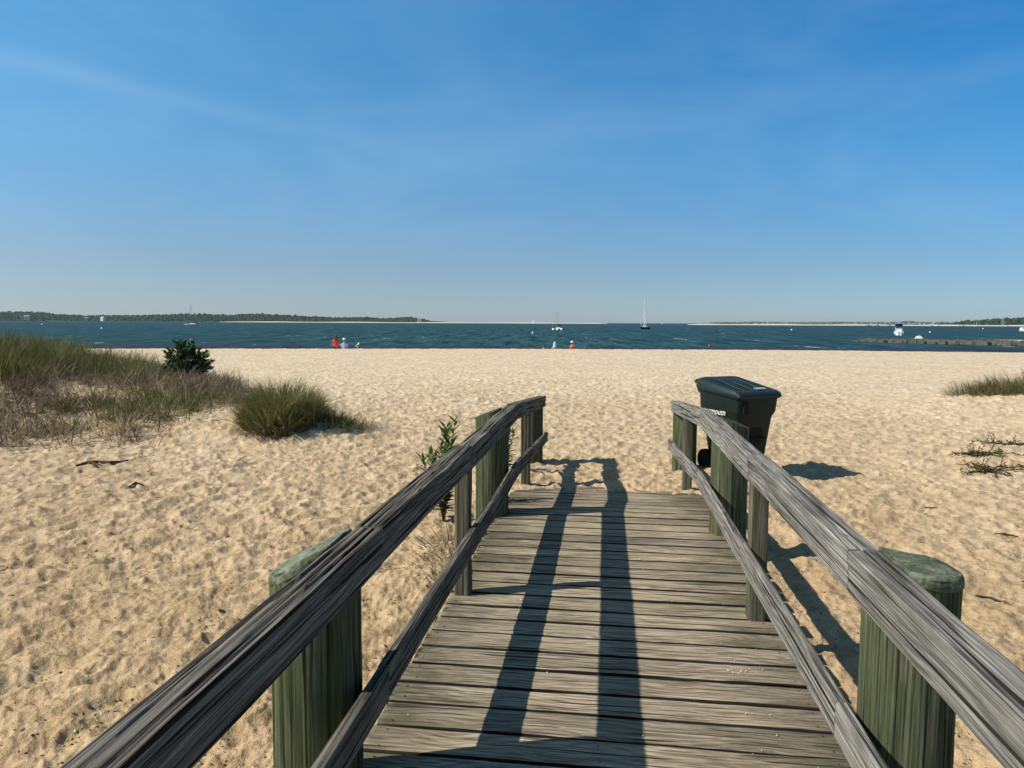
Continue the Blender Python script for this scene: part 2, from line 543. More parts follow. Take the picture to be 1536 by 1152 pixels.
# ---------------------------------------------------------------- sea
_ua = np.array([-5000, -3000, -1500, -800, -400, -200, 0, 200, 400, 800, 1500, 3000, 5000.])
_va = np.array([-5000, -1500, -300, 0, 60, 120, 250, 500, 1000, 2000, 3500, 5000.])
UU, VV = np.meshgrid(_ua, _va)
nv_, nu_ = UU.shape
q = np.array([(i * nu_ + j, i * nu_ + j + 1, (i + 1) * nu_ + j + 1, (i + 1) * nu_ + j) for i in range(nv_ - 1) for j in range(nu_ - 1)])
sea = link('water', mesh_np('water', np.stack([UU, VV, np.zeros_like(UU)], -1).reshape(-1, 3), q, mats=[M['water']]))
sea.location = (0, 0, WATER); sea.rotation_euler = (0, 0, PSI)
tag(sea, 'dark teal choppy sea beyond the beach', 'sea', kind='structure')

# ---------------------------------------------------------------- boardwalk
RAMP_Y, RAMP_S = 6.2, .076


def deck_z(y):
    return -RAMP_S * max(0.0, y - RAMP_Y)


def build_plank(y0, y1, xl, xr, seed, V, Q, G, MI, tilt):
    nx = 64
    w = y1 - y0
    prof = [(0, -.040), (0, -.014), (.002, -.006), (.006, -.0015), (.02, 0)]
    prof += [(w * k, 0) for k in (.25, .4, .5, .6, .75)]
    prof += [(w - .02, 0), (w - .006, -.0015), (w - .002, -.006), (w, -.014), (w, -.040)]
    prof = np.array(prof)
    xs = np.linspace(xl, xr, nx)
    n = len(prof)
    s = np.zeros(n); s[1:] = np.cumsum(np.hypot(*(prof[1:] - prof[:-1]).T))
    cup = .0025 * perlin(seed * 3.1, .5, 70)
    XX = np.repeat(xs[:, None], n, 1)
    e0 = .004 * perlin(xs * 2.2, np.full(nx, seed * 1.7), 71) + .0025 * perlin(xs * 11, np.full(nx, seed * 1.7), 72)
    e1 = .004 * perlin(xs * 2.2, np.full(nx, seed * 2.9 + 50), 73) + .0025 * perlin(xs * 11, np.full(nx, seed * 2.9 + 50), 74)
    f = prof[:, 0] / w
    YY = y0 + prof[None, :, 0] + e0[:, None] * (1 - f) + e1[:, None] * f + tilt * XX
    ZZ = prof[None, :, 1] + cup * (4 * (f - .5) ** 2)[None] + .0022 * perlin(XX * 1.2, f[None] * 2 + seed * 7, 75)
    top = (prof[None, :, 1] > -.005)
    ZZ = ZZ + top * .0016 * perlin(XX * 2.5, f[None] * 13 + seed * 11, 76)
    ZZ = ZZ + np.vectorize(deck_z)(YY)
    b = sum(len(a) for a in V)
    V.append(np.stack([XX, YY, ZZ], -1).reshape(-1, 3))
    G.append(np.stack([XX + seed * 3.7, np.repeat((s + seed * .83)[None], nx, 0), np.full_like(XX, seed * 1.37)], -1).reshape(-1, 3))
    i = np.arange(nx - 1)[:, None]; j = np.arange(n - 1)[None]
    Q.append(b + np.stack([i * n + j, (i + 1) * n + j, (i + 1) * n + j + 1, i * n + j + 1], -1).reshape(-1, 4))
    jj = np.repeat(np.arange(n - 1)[None], nx - 1, 0)
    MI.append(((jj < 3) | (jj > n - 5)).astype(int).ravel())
    # end grain
    for row in (0, nx - 1):
        rr = [b + row * n + k for k in range(n)]
        for k in range((n - 1) // 2 - 1):
            Q.append(np.array([[rr[k], rr[k + 1], rr[n - 2 - k], rr[n - 1 - k]]])); MI.append(np.array([0]))


boardwalk = empty('boardwalk', (0, 0, 0))
tag(boardwalk, 'weathered plank boardwalk ramp leading down onto the beach sand', 'boardwalk')
V, Q, G, MI = [], [], [], []
y = -1.6; k = 0; PLANKS = []
while y < 8.2:
    w = random.choice([.166, .171, .176, .172])
    gap = random.choice([.006, .009, .011, .013, .017])
    build_plank(y, y + w, -.90 + random.uniform(-.018, .018), .97 + random.uniform(-.018, .018), k + 1.0, V, Q, G, MI, random.uniform(-.0025, .0025))
    PLANKS.append((y, w)); y += w + gap; k += 1
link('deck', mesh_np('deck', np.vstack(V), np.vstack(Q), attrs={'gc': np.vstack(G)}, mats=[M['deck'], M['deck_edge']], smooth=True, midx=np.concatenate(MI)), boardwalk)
mb = MB()
for (ya, wa) in PLANKS:
    for xx in (-.84, 0.0, .86):
        for f in (.2, .8):
            x_ = xx + random.uniform(-.012, .012); y_ = ya + wa * f + random.uniform(-.008, .008); r_ = random.uniform(.0035, .005); z_ = deck_z(y_) + .0018
            mb.add([(x_ + r_ * math.cos(a), y_ + r_ * math.sin(a), z_) for a in np.linspace(0, 6.283, 9)[:-1]] + [(x_, y_, z_ + .0012)], [(q_, (q_ + 1) % 8, 8) for q_ in range(8)])
nh = mb.build('nail_heads', M['nail'], boardwalk); nh['kind'] = 'stuff'
for sx in (-1, 1):
    mb = MB()
    x0, x1 = sorted((sx * .82, sx * .872))
    mb.box(x0, x1, -1.6, 6.2, -.20, -.044)
    mb.build('stringer', M['post'], boardwalk, smooth=False)


def beam(name, mat, parent, p0, p1, w, h, seed, step=.02, groove=0.0, nprof=44, inner=0):
    """a weathered squared timber from p0 to p1 (centre of its top face), with worn edges and open checks"""
    p0 = Vector(p0); p1 = Vector(p1)
    L = (p1 - p0).length
    t = (p1 - p0) / L
    side = t.cross(Vector((0, 0, 1))).normalized()
    up = side.cross(t)
    c = .008
    # rectangle with rounded corners, walked from the middle of the underside
    corners = [(w / 2, -h), (w / 2, 0), (-w / 2, 0), (-w / 2, -h)]
    path = []
    per = []
    cr = [c * .5, c, c, c * .5]
    cent = [(w / 2 - cr[0], -h + cr[0]), (w / 2 - cr[1], -cr[1]), (-w / 2 + cr[2], -cr[2]), (-w / 2 + cr[3], -h + cr[3])]
    a0 = [-90, 0, 90, 180]
    pts = []
    for k in range(4):
        for q in (0, 22.5, 45, 67.5, 90):
            a = R(a0[k] + q)
            pts.append((cent[k][0] + cr[k] * math.cos(a), cent[k][1] + cr[k] * math.sin(a)))
    if inner:
        # a cap board lying on an upright face board, the outer lower corner open
        th, ct, rc = .050, .046, .004
        xi, xo = -w / 2, w / 2          # drawn for the inner side at -x
        pts = [(xi + rc + .004, -h), (xi + rc, -h + .004), (xi + rc, -ct - .003), (xi + .0006, -ct), (xi, -ct + .003)]
        pts += [(xi + c - c * math.cos(R(q)), -c + c * math.sin(R(q))) for q in (0, 22.5, 45, 67.5, 90)]
        pts += [(xo - c + c * math.sin(R(q)), -c + c * math.cos(R(q))) for q in (0, 30, 60, 90)]
        pts += [(xo, -ct + .003), (xo - .003, -ct), (xi + th, -ct - .002), (xi + th, -h + .004), (xi + th - .004, -h)]
        if inner > 0: pts = [(-x_, y_) for x_, y_ in pts]
        else: pts = pts[::-1]
    pts.append(pts[0])
    pts = np.array(pts)
    d = np.zeros(len(pts)); d[1:] = np.cumsum(np.hypot(*(pts[1:] - pts[:-1]).T))
    # resample denser on the flats
    out = []
    for i in range(len(pts) - 1):
        m = max(1, int(round((d[i + 1] - d[i]) / d[-1] * nprof)))
        for q in range(m):
            out.append(pts[i] + (pts[i + 1] - pts[i]) * q / m)
    prof = np.array(out); n = len(prof)
    pd = np.zeros(n); pd[1:] = np.cumsum(np.hypot(*(prof[1:] - prof[:-1]).T))
    nl = max(8, int(L / step))
    s = np.linspace(0, L, nl)
    S, PD = np.meshgrid(s, pd, indexing='ij')
    nx = np.zeros(n); nz = np.zeros(n)
    for i in range(n):
        e = prof[(i + 1) % n] - prof[i - 1]
        e = e / (np.hypot(*e) + 1e-9)
        nx[i], nz[i] = e[1], -e[0]
    o = seed * 13.7
    disp = .0012 * perlin(S * 1.1 + o, PD * 9, 81) + .0010 * perlin(S * 5 + o, PD * 24, 82)
    disp += .0012 * perlin(S * 3 + o, PD * 90, 83)
    if groove:
        ck = perlin(S * .55 + o, PD * 105 + .9 * perlin(S * 1.1, PD * 5, 85), 84)
        mask = sstep(-.35, .25, perlin(S * .9 + o, PD * 14, 86))
        topm = np.clip((nz[None] - .3) / .5, 0, 1) + .28 * np.clip(1 - np.abs(nz[None]) * 2, 0, 1)
        disp -= groove * sstep(.30, .48, ck) * mask * topm
        disp -= groove * .4 * sstep(.1, .6, perlin(S * 2 + o, PD * 160, 87)) * topm
    # worn, chewed arrises
    arris = np.exp(-((PD[0] - 0) * 0)) * 0
    PX = prof[None, :, 0] + nx[None] * disp
    PZ = prof[None, :, 1] + nz[None] * disp
    bow = .003 * perlin(s * .6 + o, np.zeros(nl), 88)
    C = np.array(p0)[None] + np.array(t)[None] * s[:, None] + np.array(side)[None] * bow[:, None]
    VV = C[:, None, :] + PX[..., None] * np.array(side) + PZ[..., None] * np.array(up)
    G = np.stack([S + o, PD + seed * .37, np.full_like(S, seed * 1.37)], -1).reshape(-1, 3)
    VV = VV.reshape(-1, 3)
    i = np.arange(nl - 1)[:, None]; j = np.arange(n)[None]; k = (j + 1) % n
    quads = np.stack([i * n + j, i * n + k, (i + 1) * n + k, (i + 1) * n + j], -1).reshape(-1, 4)
    tris = []
    b = len(VV); ce = [VV[:n].mean(0), VV[-n:].mean(0)]
    # end grain: separate rim so the shading stays crisp
    e0 = VV[:n]; e1 = VV[-n:]
    VV = np.vstack([VV, e0, e1, ce])
    G = np.vstack([G, np.stack([prof[:, 0] * .3, prof[:, 1], np.full(n, seed)], -1), np.stack([prof[:, 0] * .3, prof[:, 1], np.full(n, seed)], -1), [[0, 0, seed]] * 2])
    for q in range(n):
        q2 = (q + 1) % n
        tris.append((b + 2 * n, b + q2, b + q)); tris.append((b + 2 * n + 1, b + n + q, b + n + q2))
    return link(name, mesh_np(name, VV, quads, np.array(tris), attrs={'gc': G}, mats=[mat]), parent)


def square_post(parent, cx, cy, z0, z1, seed, mat):
    o = beam('post', mat, parent, (cx, cy, z0), (cx, cy, z1), .09, .09, seed, .03, .0, 28)
    return o


def vpost(parent, cx, cy, z0, z1, seed, mat, w=.09):
    """upright squared post"""
    c = .006
    ring = []
    for (sx, sy) in ((1, -1), (1, 1), (-1, 1), (-1, -1)):
        a0 = math.atan2(sy, sx)
        for q in (-1, 0, 1):
            a = a0 + q * R(35)
            ring.append((sx * (w / 2 - c) + c * math.cos(a), sy * (w / 2 - c) + c * math.sin(a)))
        # a point on the next flat
    full = []
    n0 = len(ring)
    for i in range(n0):
        p, q = np.array(ring[i]), np.array(ring[(i + 1) % n0])
        m = 6 if np.hypot(*(q - p)) > .03 else 1
        for k in range(m): full.append(p + (q - p) * k / m)
    prof = np.array(full); n = len(prof)
    pd = np.zeros(n); pd[1:] = np.cumsum(np.hypot(*(prof[1:] - prof[:-1]).T))
    nl = 30
    s = np.linspace(z0, z1, nl)
    S, PD = np.meshgrid(s, pd, indexing='ij')
    nr = prof / np.hypot(*prof.T)[:, None]
    d = .0022 * perlin(S * 3 + seed, PD * 30, 91) - .004 * sstep(.25, .55, perlin(S * 1.5 + seed * 3, PD * 60, 92))
    X = cx + prof[None, :, 0] + nr[None, :, 0] * d
    Y = cy + prof[None, :, 1] + nr[None, :, 1] * d
    VV = np.stack([X, Y, S], -1).reshape(-1, 3)
    G = np.stack([S + seed * 3.1, PD + seed * .31, np.full_like(S, seed * 1.7)], -1).reshape(-1, 3)
    i = np.arange(nl - 1)[:, None]; j = np.arange(n)[None]; k = (j + 1) % n
    quads = np.stack([i * n + j, i * n + k, (i + 1) * n + k, (i + 1) * n + j], -1).reshape(-1, 4)
    b = len(VV); VV = np.vstack([VV, VV[-n:], [[cx, cy, z1]]]); G = np.vstack([G, G[-n:], [[0, 0, seed]]])
    tris = np.array([(b + n, b + q, b + (q + 1) % n) for q in range(n)])
    return link('post', mesh_np('post', VV, quads, tris, attrs={'gc': G}, mats=[mat]), parent)


def pile(parent, sx, cy, z0, z_notch, z_top, r, seed, cap=True, lean=0.0, slope=0.0, cx=.937, fall=.4):
    """round timber pile, its top cut back so the rail sits in the notch; the outer half stands up behind the rail"""
    X0 = sx * cx
    n = 56
    th = np.linspace(0, 2 * math.pi, n, endpoint=False)
    zs = np.concatenate([np.linspace(z0, z_notch - .004, 34), np.linspace(z_notch + .001, z_top, 8)])
    S, T = np.meshgrid(zs, th, indexing='ij')
    rr = r * (1 + .012 * perlin(np.cos(T) * 1.5 + seed, S * 1.2 + np.sin(T) * 1.5, 95))
    rr = rr - .0045 * sstep(.3, .5, perlin(T * r * 34 + .6 * perlin(S * 2, T, 97), S * .9 + seed * 5, 96)) - .002 * sstep(.1, .5, perlin(T * r * 110, S * 1.6 + seed, 98))
    X = rr * np.cos(T); Y = rr * np.sin(T)
    cut = sx * (.874) - X0                       # outer face of the rail, in local x
    hi = S > z_notch
    if sx < 0: X = np.where(hi, np.minimum(X, cut), X)
    else: X = np.where(hi, np.maximum(X, cut), X)
    out_ = np.abs(XX_ := X0 + X) - .872
    Zt = S + np.where(hi, (slope * Y - fall * out_) * np.clip((S - z_notch) / max(1e-3, z_top - z_notch), 0, 1), 0)
    XX = X0 + X + lean * (S - z0); YY = cy + Y
    VV = np.stack([XX, YY, Zt], -1).reshape(-1, 3)
    G = np.stack([S + seed * 3.3, T * r + seed * .51, np.full_like(S, seed * 1.31)], -1).reshape(-1, 3)
    i = np.arange(len(zs) - 1)[:, None]; j = np.arange(n)[None]; k = (j + 1) % n
    quads = np.stack([i * n + j, i * n + k, (i + 1) * n + k, (i + 1) * n + j], -1).reshape(-1, 4)
    b = len(VV); top = VV[-n:]
    VV = np.vstack([VV, top, [top.mean(0)]]); G = np.vstack([G, np.stack([top[:, 1] * .4, top[:, 0], np.full(n, seed)], -1), [[0, 0, seed]]])
    tris = np.array([(b + n, b + q_, b + (q_ + 1) % n) for q_ in range(n)])
    p = link('pile', mesh_np('pile', VV, quads, tris, attrs={'gc': G}, mats=[M['pile']]), parent)
    if cap:
        # thick rounded cap over the standing half of the pile
        R0 = r + .002
        prof = [(1.0, -.035), (1.004, -.025), (1.0, -.012), (.975, -.003), (.94, .003), (.7, .005), (.35, .006), (.02, .006)]
        rings = []
        for f, dz in prof:
            ring = []
            for t in th:
                x = R0 * f * math.cos(t); yv = R0 * f * math.sin(t)
                w_ = 1 + .01 * math.sin(3 * t + seed) + .006 * math.sin(7 * t)
                x *= w_; yv *= w_
                x = min(x, cut - .001) if sx < 0 else max(x, cut + .001)
                zz = z_top + .006 + dz + slope * yv - fall * (abs(X0 + x) - .872) + .003 * math.sin(5 * t + f * 9 + seed)
                ring.append((X0 + x, cy + yv, zz))
            rings.append(ring)
        mb = MB()
        mb.loft(rings, True, seed=seed)
        mb.gc = [(p_[1] * 1.0 + seed, p_[0] * 1.0, seed) for p_ in mb.v]
        mb.build('pile_cap', M['cap'], p, True, angle=50)
    return p


RT, RH = .88, .138          # rail top and depth
XI, XO = .77, .872


def railing(sx, label, kinkY, endY, pilesY, postY, joints, mat, seed):
    root = empty('railing', (sx * .82, 0, 0))
    inv = Matrix.Translation((-sx * .82, 0, 0))
    tag(root, label, 'railing', 'handrails of the boardwalk')
    xc = sx * (XI + XO) / 2
    ys = [-1.5] + joints + [kinkY]
    parts = []
    for i in range(len(ys) - 1):
        dz = [0, .004, -.003, .002][i % 4]
        parts.append(beam('top_rail', mat, root, (xc + sx * .002 * (i % 2), ys[i] + .004, RT + dz), (xc, ys[i + 1] - .002, RT + dz), XO - XI, RH, seed + i,
                          .010 if i < 2 else .02, .012 if sx < 0 else .007, 130 if i < 2 else 70, -sx))
    dzr = RAMP_S
    parts.append(beam('top_rail', mat, root, (xc, kinkY - .004, RT), (xc + sx * .01, endY, RT - dzr * (endY - kinkY)), XO - XI, RH, seed + 7, .02, .006, 66, -sx))
    xl = sx * .756
    lz = .404
    ly = [-1.5] + [joints[0] - .05] + [postY[0] + .02] + [kinkY - .2]
    for i in range(len(ly) - 1):
        parts.append(beam('lower_rail', mat, root, (xl, ly[i] + .003, lz), (xl, ly[i + 1] - .003, lz + .004 * (i % 2)), .040, .118, seed + 10 + i, .014, .004, 60))
    parts.append(beam('lower_rail', mat, root, (xl, kinkY - .196, lz), (xl + sx * .012, endY - .05, lz - dzr * (endY - kinkY - .1)), .040, .116, seed + 15, .02, .004, 48))
    for i, py in enumerate(postY):
        drop = dzr * max(0, py - kinkY)
        parts.append(vpost(root, sx * .823, py, deck_z(py) - .1 if i else -.15, RT - RH - drop + .004, seed + 20 + i, M['post']))
    for i, py in enumerate(pilesY):
        drop = dzr * max(0, py - kinkY)
        parts.append(pile(root, sx, py, -.75, RT - RH - drop, RT - drop - [.004, -.008, .034][i], [.15 if sx < 0 else .135, .137, .142][i], seed + 30 + i, i == 0, 0, 0, (.957 if sx < 0 else .93) if i == 0 else .937, [.50 if sx < 0 else .12, .38, .2][i]))
    for p in parts:
        p.matrix_parent_inverse = inv
    return root


railing(-1, 'dark weathered timber railing on the side nearer the grassy dune', 6.48, 9.55, [2.31, 6.02, 9.30], [4.19, 7.56], [2.46, 4.19], M['rail_dark'], 1)
railing(1, 'silver grey timber railing on the side with the dark green wheelie bin', 6.24, 9.12, [2.33, 5.72, 8.95], [4.05, 7.56], [2.42, 4.12], M['rail_grey'], 60)

# ---------------------------------------------------------------- wheelie bin
bx, by = 1.545, 8.98
wb = empty('wheelie_bin', (bx, by, -.165), R(32))
tag(wb, 'dark green wheeled rubbish bin with closed lid behind the railing', 'rubbish bin')


def rrect(hx, y0, y1, z, c=.05, zb=None, n=5):
    """rounded rectangle; zb gives another height at the back"""
    pts = []
    for (sx, yy, a0) in ((1, y0, -90), (1, y1, 0), (-1, y1, 90), (-1, y0, 180)):
        cx = sx * (hx - c); cy = yy + (c if yy == y0 else -c)
        for k in range(n):
            a = R(a0 + 90 * k / (n - 1))
            px_, py_ = cx + c * math.cos(a), cy + c * math.sin(a)
            t = (py_ - y0) / (y1 - y0)
            pts.append((px_, py_, z + ((zb - z) * t if zb is not None else 0)))
    return pts


mb = MB()
mb.loft([rrect(.195, -.22, .24, .03, .05), rrect(.205, -.235, .25, .05), rrect(.262, -.305, .318, .66),
         rrect(.266, -.31, .322, .69), rrect(.288, -.335, .34, .74), rrect(.292, -.34, .345, .76), rrect(.302, -.352, .355, .90, zb=.965),
         rrect(.318, -.368, .37, .905, zb=.97), rrect(.318, -.368, .37, .93, zb=.995), rrect(.29, -.34, .34, .932, zb=.997)])
mb.build('body', M['bin'], wb, angle=35)
mb = MB()
mb.loft([rrect(.325, -.39, .385, .915, .06, .985), rrect(.330, -.398, .392, .93, .06, 1.0), rrect(.325, -.385, .395, .965, .06, 1.06),
         rrect(.305, -.36, .385, .985, .06, 1.10), rrect(.27, -.32, .35, .993, .06, 1.115), rrect(.255, -.30, .33, .986, .05, 1.11), rrect(.1, -.12, .12, 1.0, .05, 1.085)])
lid = mb.build('lid', M['lid'], wb, angle=30)
for xx in (-.15, .0, .15):
    mb = MB()
    mb.tube([(xx, -.27, .995), (xx, -.1, 1.025), (xx, .12, 1.075), (xx, .28, 1.105)], [.006, .009, .009, .006], 6)
    mb.build('rib', M['lid'], lid)
mb = MB()
mb.add([(.05, -.25, 1.0), (.21, -.25, 1.0), (.21, -.19, 1.013), (.05, -.19, 1.013)], [(0, 1, 2, 3)])
mb.v = [(x, y_, z + .006) for x, y_, z in mb.v]
b = mb.v[:]; mb.add([(x, y_, z - .008) for x, y_, z in b], [(3, 2, 1, 0)])
mb.build('label_plate', plain('grey_label', (.30, .36, .36), .4), lid, smooth=False)
mb = MB()
mb.tube([(-.27, .385, 1.03), (-.27, .44, 1.06), (-.24, .46, 1.065), (.24, .46, 1.065), (.27, .44, 1.06), (.27, .385, 1.03)], .019, 8)
mb.tube([(-.26, .42, 1.02), (-.26, .37, .93)], .02, 8); mb.tube([(.26, .42, 1.02), (.26, .37, .93)], .02, 8)
mb.build('handle', M['bin'], wb)
mb = MB()   # lifting grips moulded on the front
for xx in (-.20,):
    mb.loft([[(xx + dx, -.352 - .0 * 0 - dy, z) for (dx, z) in ((-.03, .735), (.03, .735), (.034, .76), (.034, .86), (.02, .885), (-.02, .885), (-.034, .86), (-.034, .76))] for dy in (-.01, .012)])
mb.build('grip', M['rubber'], wb, smooth=False)
mb = MB()
mb.tube([(-.15, -.300, .44), (.15, -.300, .44)], .016, 8)
mb.loft([[(dx, -.278 - dy - (z - .4) * .11, z) for (dx, z) in ((-.10, .36), (.10, .36), (.12, .40), (.12, .52), (.10, .56), (-.10, .56), (-.12, .52), (-.12, .40))] for dy in (-.012, .004)])
mb.build('lift_bar', M['rubber'], wb, smooth=False)
for sx in (-1, 1):
    mb = MB()
    ring = lambda x, r_: [(x, .235 + r_ * math.cos(a), .128 + r_ * math.sin(a)) for a in np.linspace(0, 2 * math.pi, 24, endpoint=False)]
    xs = sx * .235
    mb.loft([ring(xs, .05), ring(xs, .115), ring(xs + sx * .008, .128), ring(xs + sx * .05, .128), ring(xs + sx * .058, .115), ring(xs + sx * .058, .08), ring(xs + sx * .045, .06), ring(xs + sx * .05, .03)])
    mb.build('wheel', M['rubber'], wb, angle=30)
mb = MB(); mb.tube([(-.29, .235, .128), (.29, .235, .128)], .012, 8); mb.build('axle', M['rubber'], wb)
# the town name on the side facing the boardwalk
fc = bpy.data.curves.new('lettering', 'FONT'); fc.body = 'Yarmouth'; fc.size = .098; fc.extrude = .0015; fc.shear = .15; fc.align_x = 'CENTER'
tmp = bpy.data.objects.new('tmp', fc); COL.objects.link(tmp)
bpy.context.view_layer.update()
me = bpy.data.meshes.new_from_object(tmp.evaluated_get(bpy.context.evaluated_depsgraph_get()))
bpy.data.objects.remove(tmp)
me.materials.clear(); me.materials.append(M['letter'])
lt = link('lettering', me, wb)
# local frame of the left side: text runs from back to front, upright, facing -x
lt.matrix_local = Matrix.Translation((-.2915, .075, .70)) @ Matrix.Rotation(R(-90), 4, 'Z') @ Matrix.Rotation(R(86), 4, 'X')


# ---------------------------------------------------------------- grass and plants
def blades(name, P, L, az, lean, width, col, curl=None, parent=None, mat=None, flat=None):
    """P (N,3) roots; L lengths; az direction of lean; lean 0..1.4 rad; curl extra bend along the blade"""
    n = len(P)
    curl = np.full(n, .5) if curl is None else curl
    ts = np.array([0, .4, .75, 1.0])
    dirx = np.cos(az); diry = np.sin(az)
    sx, sy = -np.sin(az + RNG.normal(0, .9, n)), np.cos(az + RNG.normal(0, .9, n))
    pts = [P]
    cur = P.copy()
    for k in range(3):
        a = lean + curl * (ts[k] + ts[k + 1]) / 2
        a = np.minimum(a, 2.0)
        d = (ts[k + 1] - ts[k]) * L
        cur = cur + np.stack([np.sin(a) * dirx * d, np.sin(a) * diry * d, np.cos(a) * d], -1)
        pts.append(cur)
    W = [1.0, .85, .5]
    rows = []
    for k in range(3):
        off = np.stack([sx * width * W[k] * .5, sy * width * W[k] * .5, np.zeros(n)], -1)
        rows += [pts[k] - off, pts[k] + off]
    rows.append(pts[3])
    VV = np.stack(rows, 1).reshape(-1, 3)
    b = (np.arange(n) * 7)[:, None]
    quads = np.concatenate([b + np.array([[0, 1, 3, 2]]), b + np.array([[2, 3, 5, 4]])])
    tris = b + np.array([[4, 5, 6]])
    C = np.repeat(col[:, None, :], 7, 1).reshape(-1, 3)
    return link(name, mesh_np(name, VV, quads, tris, attrs={'tint': C}, mats=[mat or M['blade']], smooth=False), parent)


def mixcol(n, a, b, jit=.22):
    t = RNG.random((n, 1))
    c = np.array(a)[None] * (1 - t) + np.array(b)[None] * t
    return np.clip(c * (1 + RNG.normal(0, jit, (n, 1))), .004, 1)


GREEN = ((.085, .105, .025), (.185, .19, .055))
OLIVE = ((.11, .115, .035), (.20, .18, .07))
STRAW = ((.20, .155, .085), (.40, .32, .20))
THATCH = ((.085, .065, .042), (.24, .19, .125))


def ground_pts(u, v, sink=.01):
    x, y = uv2xy(u, v)
    return np.stack([x, y, surf(x, y) - sink], -1)


def dune_grass():
    # candidate spots over the dune with a patchy density
    n = 300000
    u = RNG.uniform(-19, -4.2, n); v = RNG.uniform(9.0, 21.0, n)
    px = 768 + F * u / v
    keep = (px > -260) & (px < 352 - 60 * perlin(v * .9, v * 0, 133))
    u, v = u[keep], v[keep]; px = px[keep]
    e = ((u + 13.2) / 8.3) ** 2 + ((v - 15.6) / 5.9) ** 2 + .30 * fbm(u * .8, v * .8, 130, 3)
    patch = fbm(u * .55 + 3, v * .9, 140, 3)
    top = sstep(.55, .15, e)                       # upper, back part: dense and green
    front = sstep(1.30, 1.0, e) * (1 - top)
    bare = sstep(.02, .34, patch)                   # open sand showing through
    dens = top * .95 + front * (.66 - .62 * bare)
    right = np.exp(-((u + 6.3) / 1.2) ** 2 - ((v - 12.6) / 1.2) ** 2)
    dens = np.maximum(dens, right * .7)
    k = RNG.random(len(u)) < dens
    u, v, top, patch, right = u[k], v[k], top[k], patch[k], right[k]
    # two blades in three stand gathered in tufts
    m = len(u); nc = m // 85
    ci = RNG.integers(0, m, nc); own = RNG.integers(0, nc, m)
    inn = RNG.random(m) < .68
    rad = np.abs(RNG.normal(0, .15, m)); ang = RNG.uniform(0, 2 * math.pi, m)
    hgt_c = RNG.uniform(.6, 1.45, nc)[own]; hgt_c = np.where(inn, hgt_c, .8)
    src = np.where(inn, ci[own], np.arange(m))
    top, patch, right = top[src], patch[src], right[src]
    u = np.where(inn, u[src] + rad * np.cos(ang), u); v = np.where(inn, v[src] + rad * np.sin(ang), v)
    shade = np.where(inn, RNG.uniform(.62, 1.3, nc)[own], 1.0)
    kind_c = np.where(inn, RNG.random(nc)[own], RNG.random(m))
    green_p = np.clip(.10 + .75 * top + .75 * right + .22 * patch, .05, .9)
    isg = (kind_c * .75 + RNG.random(len(u)) * .25) < green_p
    wind = PSI + R(10)
    parts = empty('tmp')
    bpy.data.objects.remove(parts)
    # living blades
    gu, gv, gt = u[isg], v[isg], top[isg]; m = len(gu)
    P = ground_pts(gu, gv)
    L = RNG.uniform(.28, .62, m) * (.62 + .42 * gt) * hgt_c[isg]
    az = np.where(inn[isg], ang[isg] + PSI + RNG.normal(0, .5, m), RNG.normal(wind, 1.3, m))
    c1 = mixcol(m, *GREEN); c2 = mixcol(m, *OLIVE)
    w = (RNG.random((m, 1)) < .45)
    o = blades('dune_grass', P, L, az, np.abs(RNG.normal(.25, .2, m)) + np.where(inn, rad, 0)[isg] * 1.5, RNG.uniform(.006, .012, m), np.where(w, c2, c1) * shade[isg][:, None], RNG.uniform(.2, .9, m))
    tag(o, 'long green marram grass covering the crest of the dune', 'grass', kind='stuff')
    # straw blown flat over the sand at the foot of the dune
    m = 26000
    fu = RNG.uniform(-15, -4.4, m); fv = RNG.uniform(8.4, 12.6, m); fpx = 768 + F * fu / fv
    fe = ((fu + 13.2) / 8.3) ** 2 + ((fv - 15.6) / 5.9) ** 2 + .25 * fbm(fu * .8, fv * .8, 130, 3)
    kk = (fpx > -200) & (fpx < 340) & (RNG.random(m) < sstep(1.75, 1.15, fe) * (.25 + .75 * sstep(-.1, .3, fbm(fu * 1.3, fv * 2.2, 171, 3))))
    fu, fv = fu[kk], fv[kk]; m = len(fu)
    o = blades('straw_litter', ground_pts(fu, fv, .004 * RNG.uniform(1, 8, (m,)).mean()), RNG.uniform(.08, .36, m), RNG.uniform(0, 6.28, m), RNG.uniform(1.25, 1.6, m), RNG.uniform(.006, .013, m), mixcol(m, (.07, .05, .03), (.30, .235, .15)), RNG.uniform(0, .15, m))
    tag(o, 'dead straw blown flat over the sand at the foot of the dune', 'straw', kind='stuff')
    # dead thatch: lying, tangled
    du, dv = u[~isg], v[~isg]; m = len(du)
    P = ground_pts(du, dv, -.0) + np.stack([np.zeros(m), np.zeros(m), RNG.uniform(0, .10, m)], -1)
    L = RNG.uniform(.15, .5, m) * hgt_c[~isg]
    az = RNG.uniform(0, 2 * math.pi, m)
    c1 = mixcol(m, *THATCH); c2 = mixcol(m, *STRAW)
    w = (RNG.random((m, 1)) < .42)
    o = blades('dry_thatch', P, L, az, np.abs(RNG.normal(.95, .45, m)), RNG.uniform(.006, .014, m), np.where(w, c2, c1) * (shade[~isg] ** 1.5)[:, None], RNG.uniform(.1, .9, m))
    tag(o, 'dead tangled brown grass thatch on the face of the dune', 'dry grass', kind='stuff')


dune_grass()


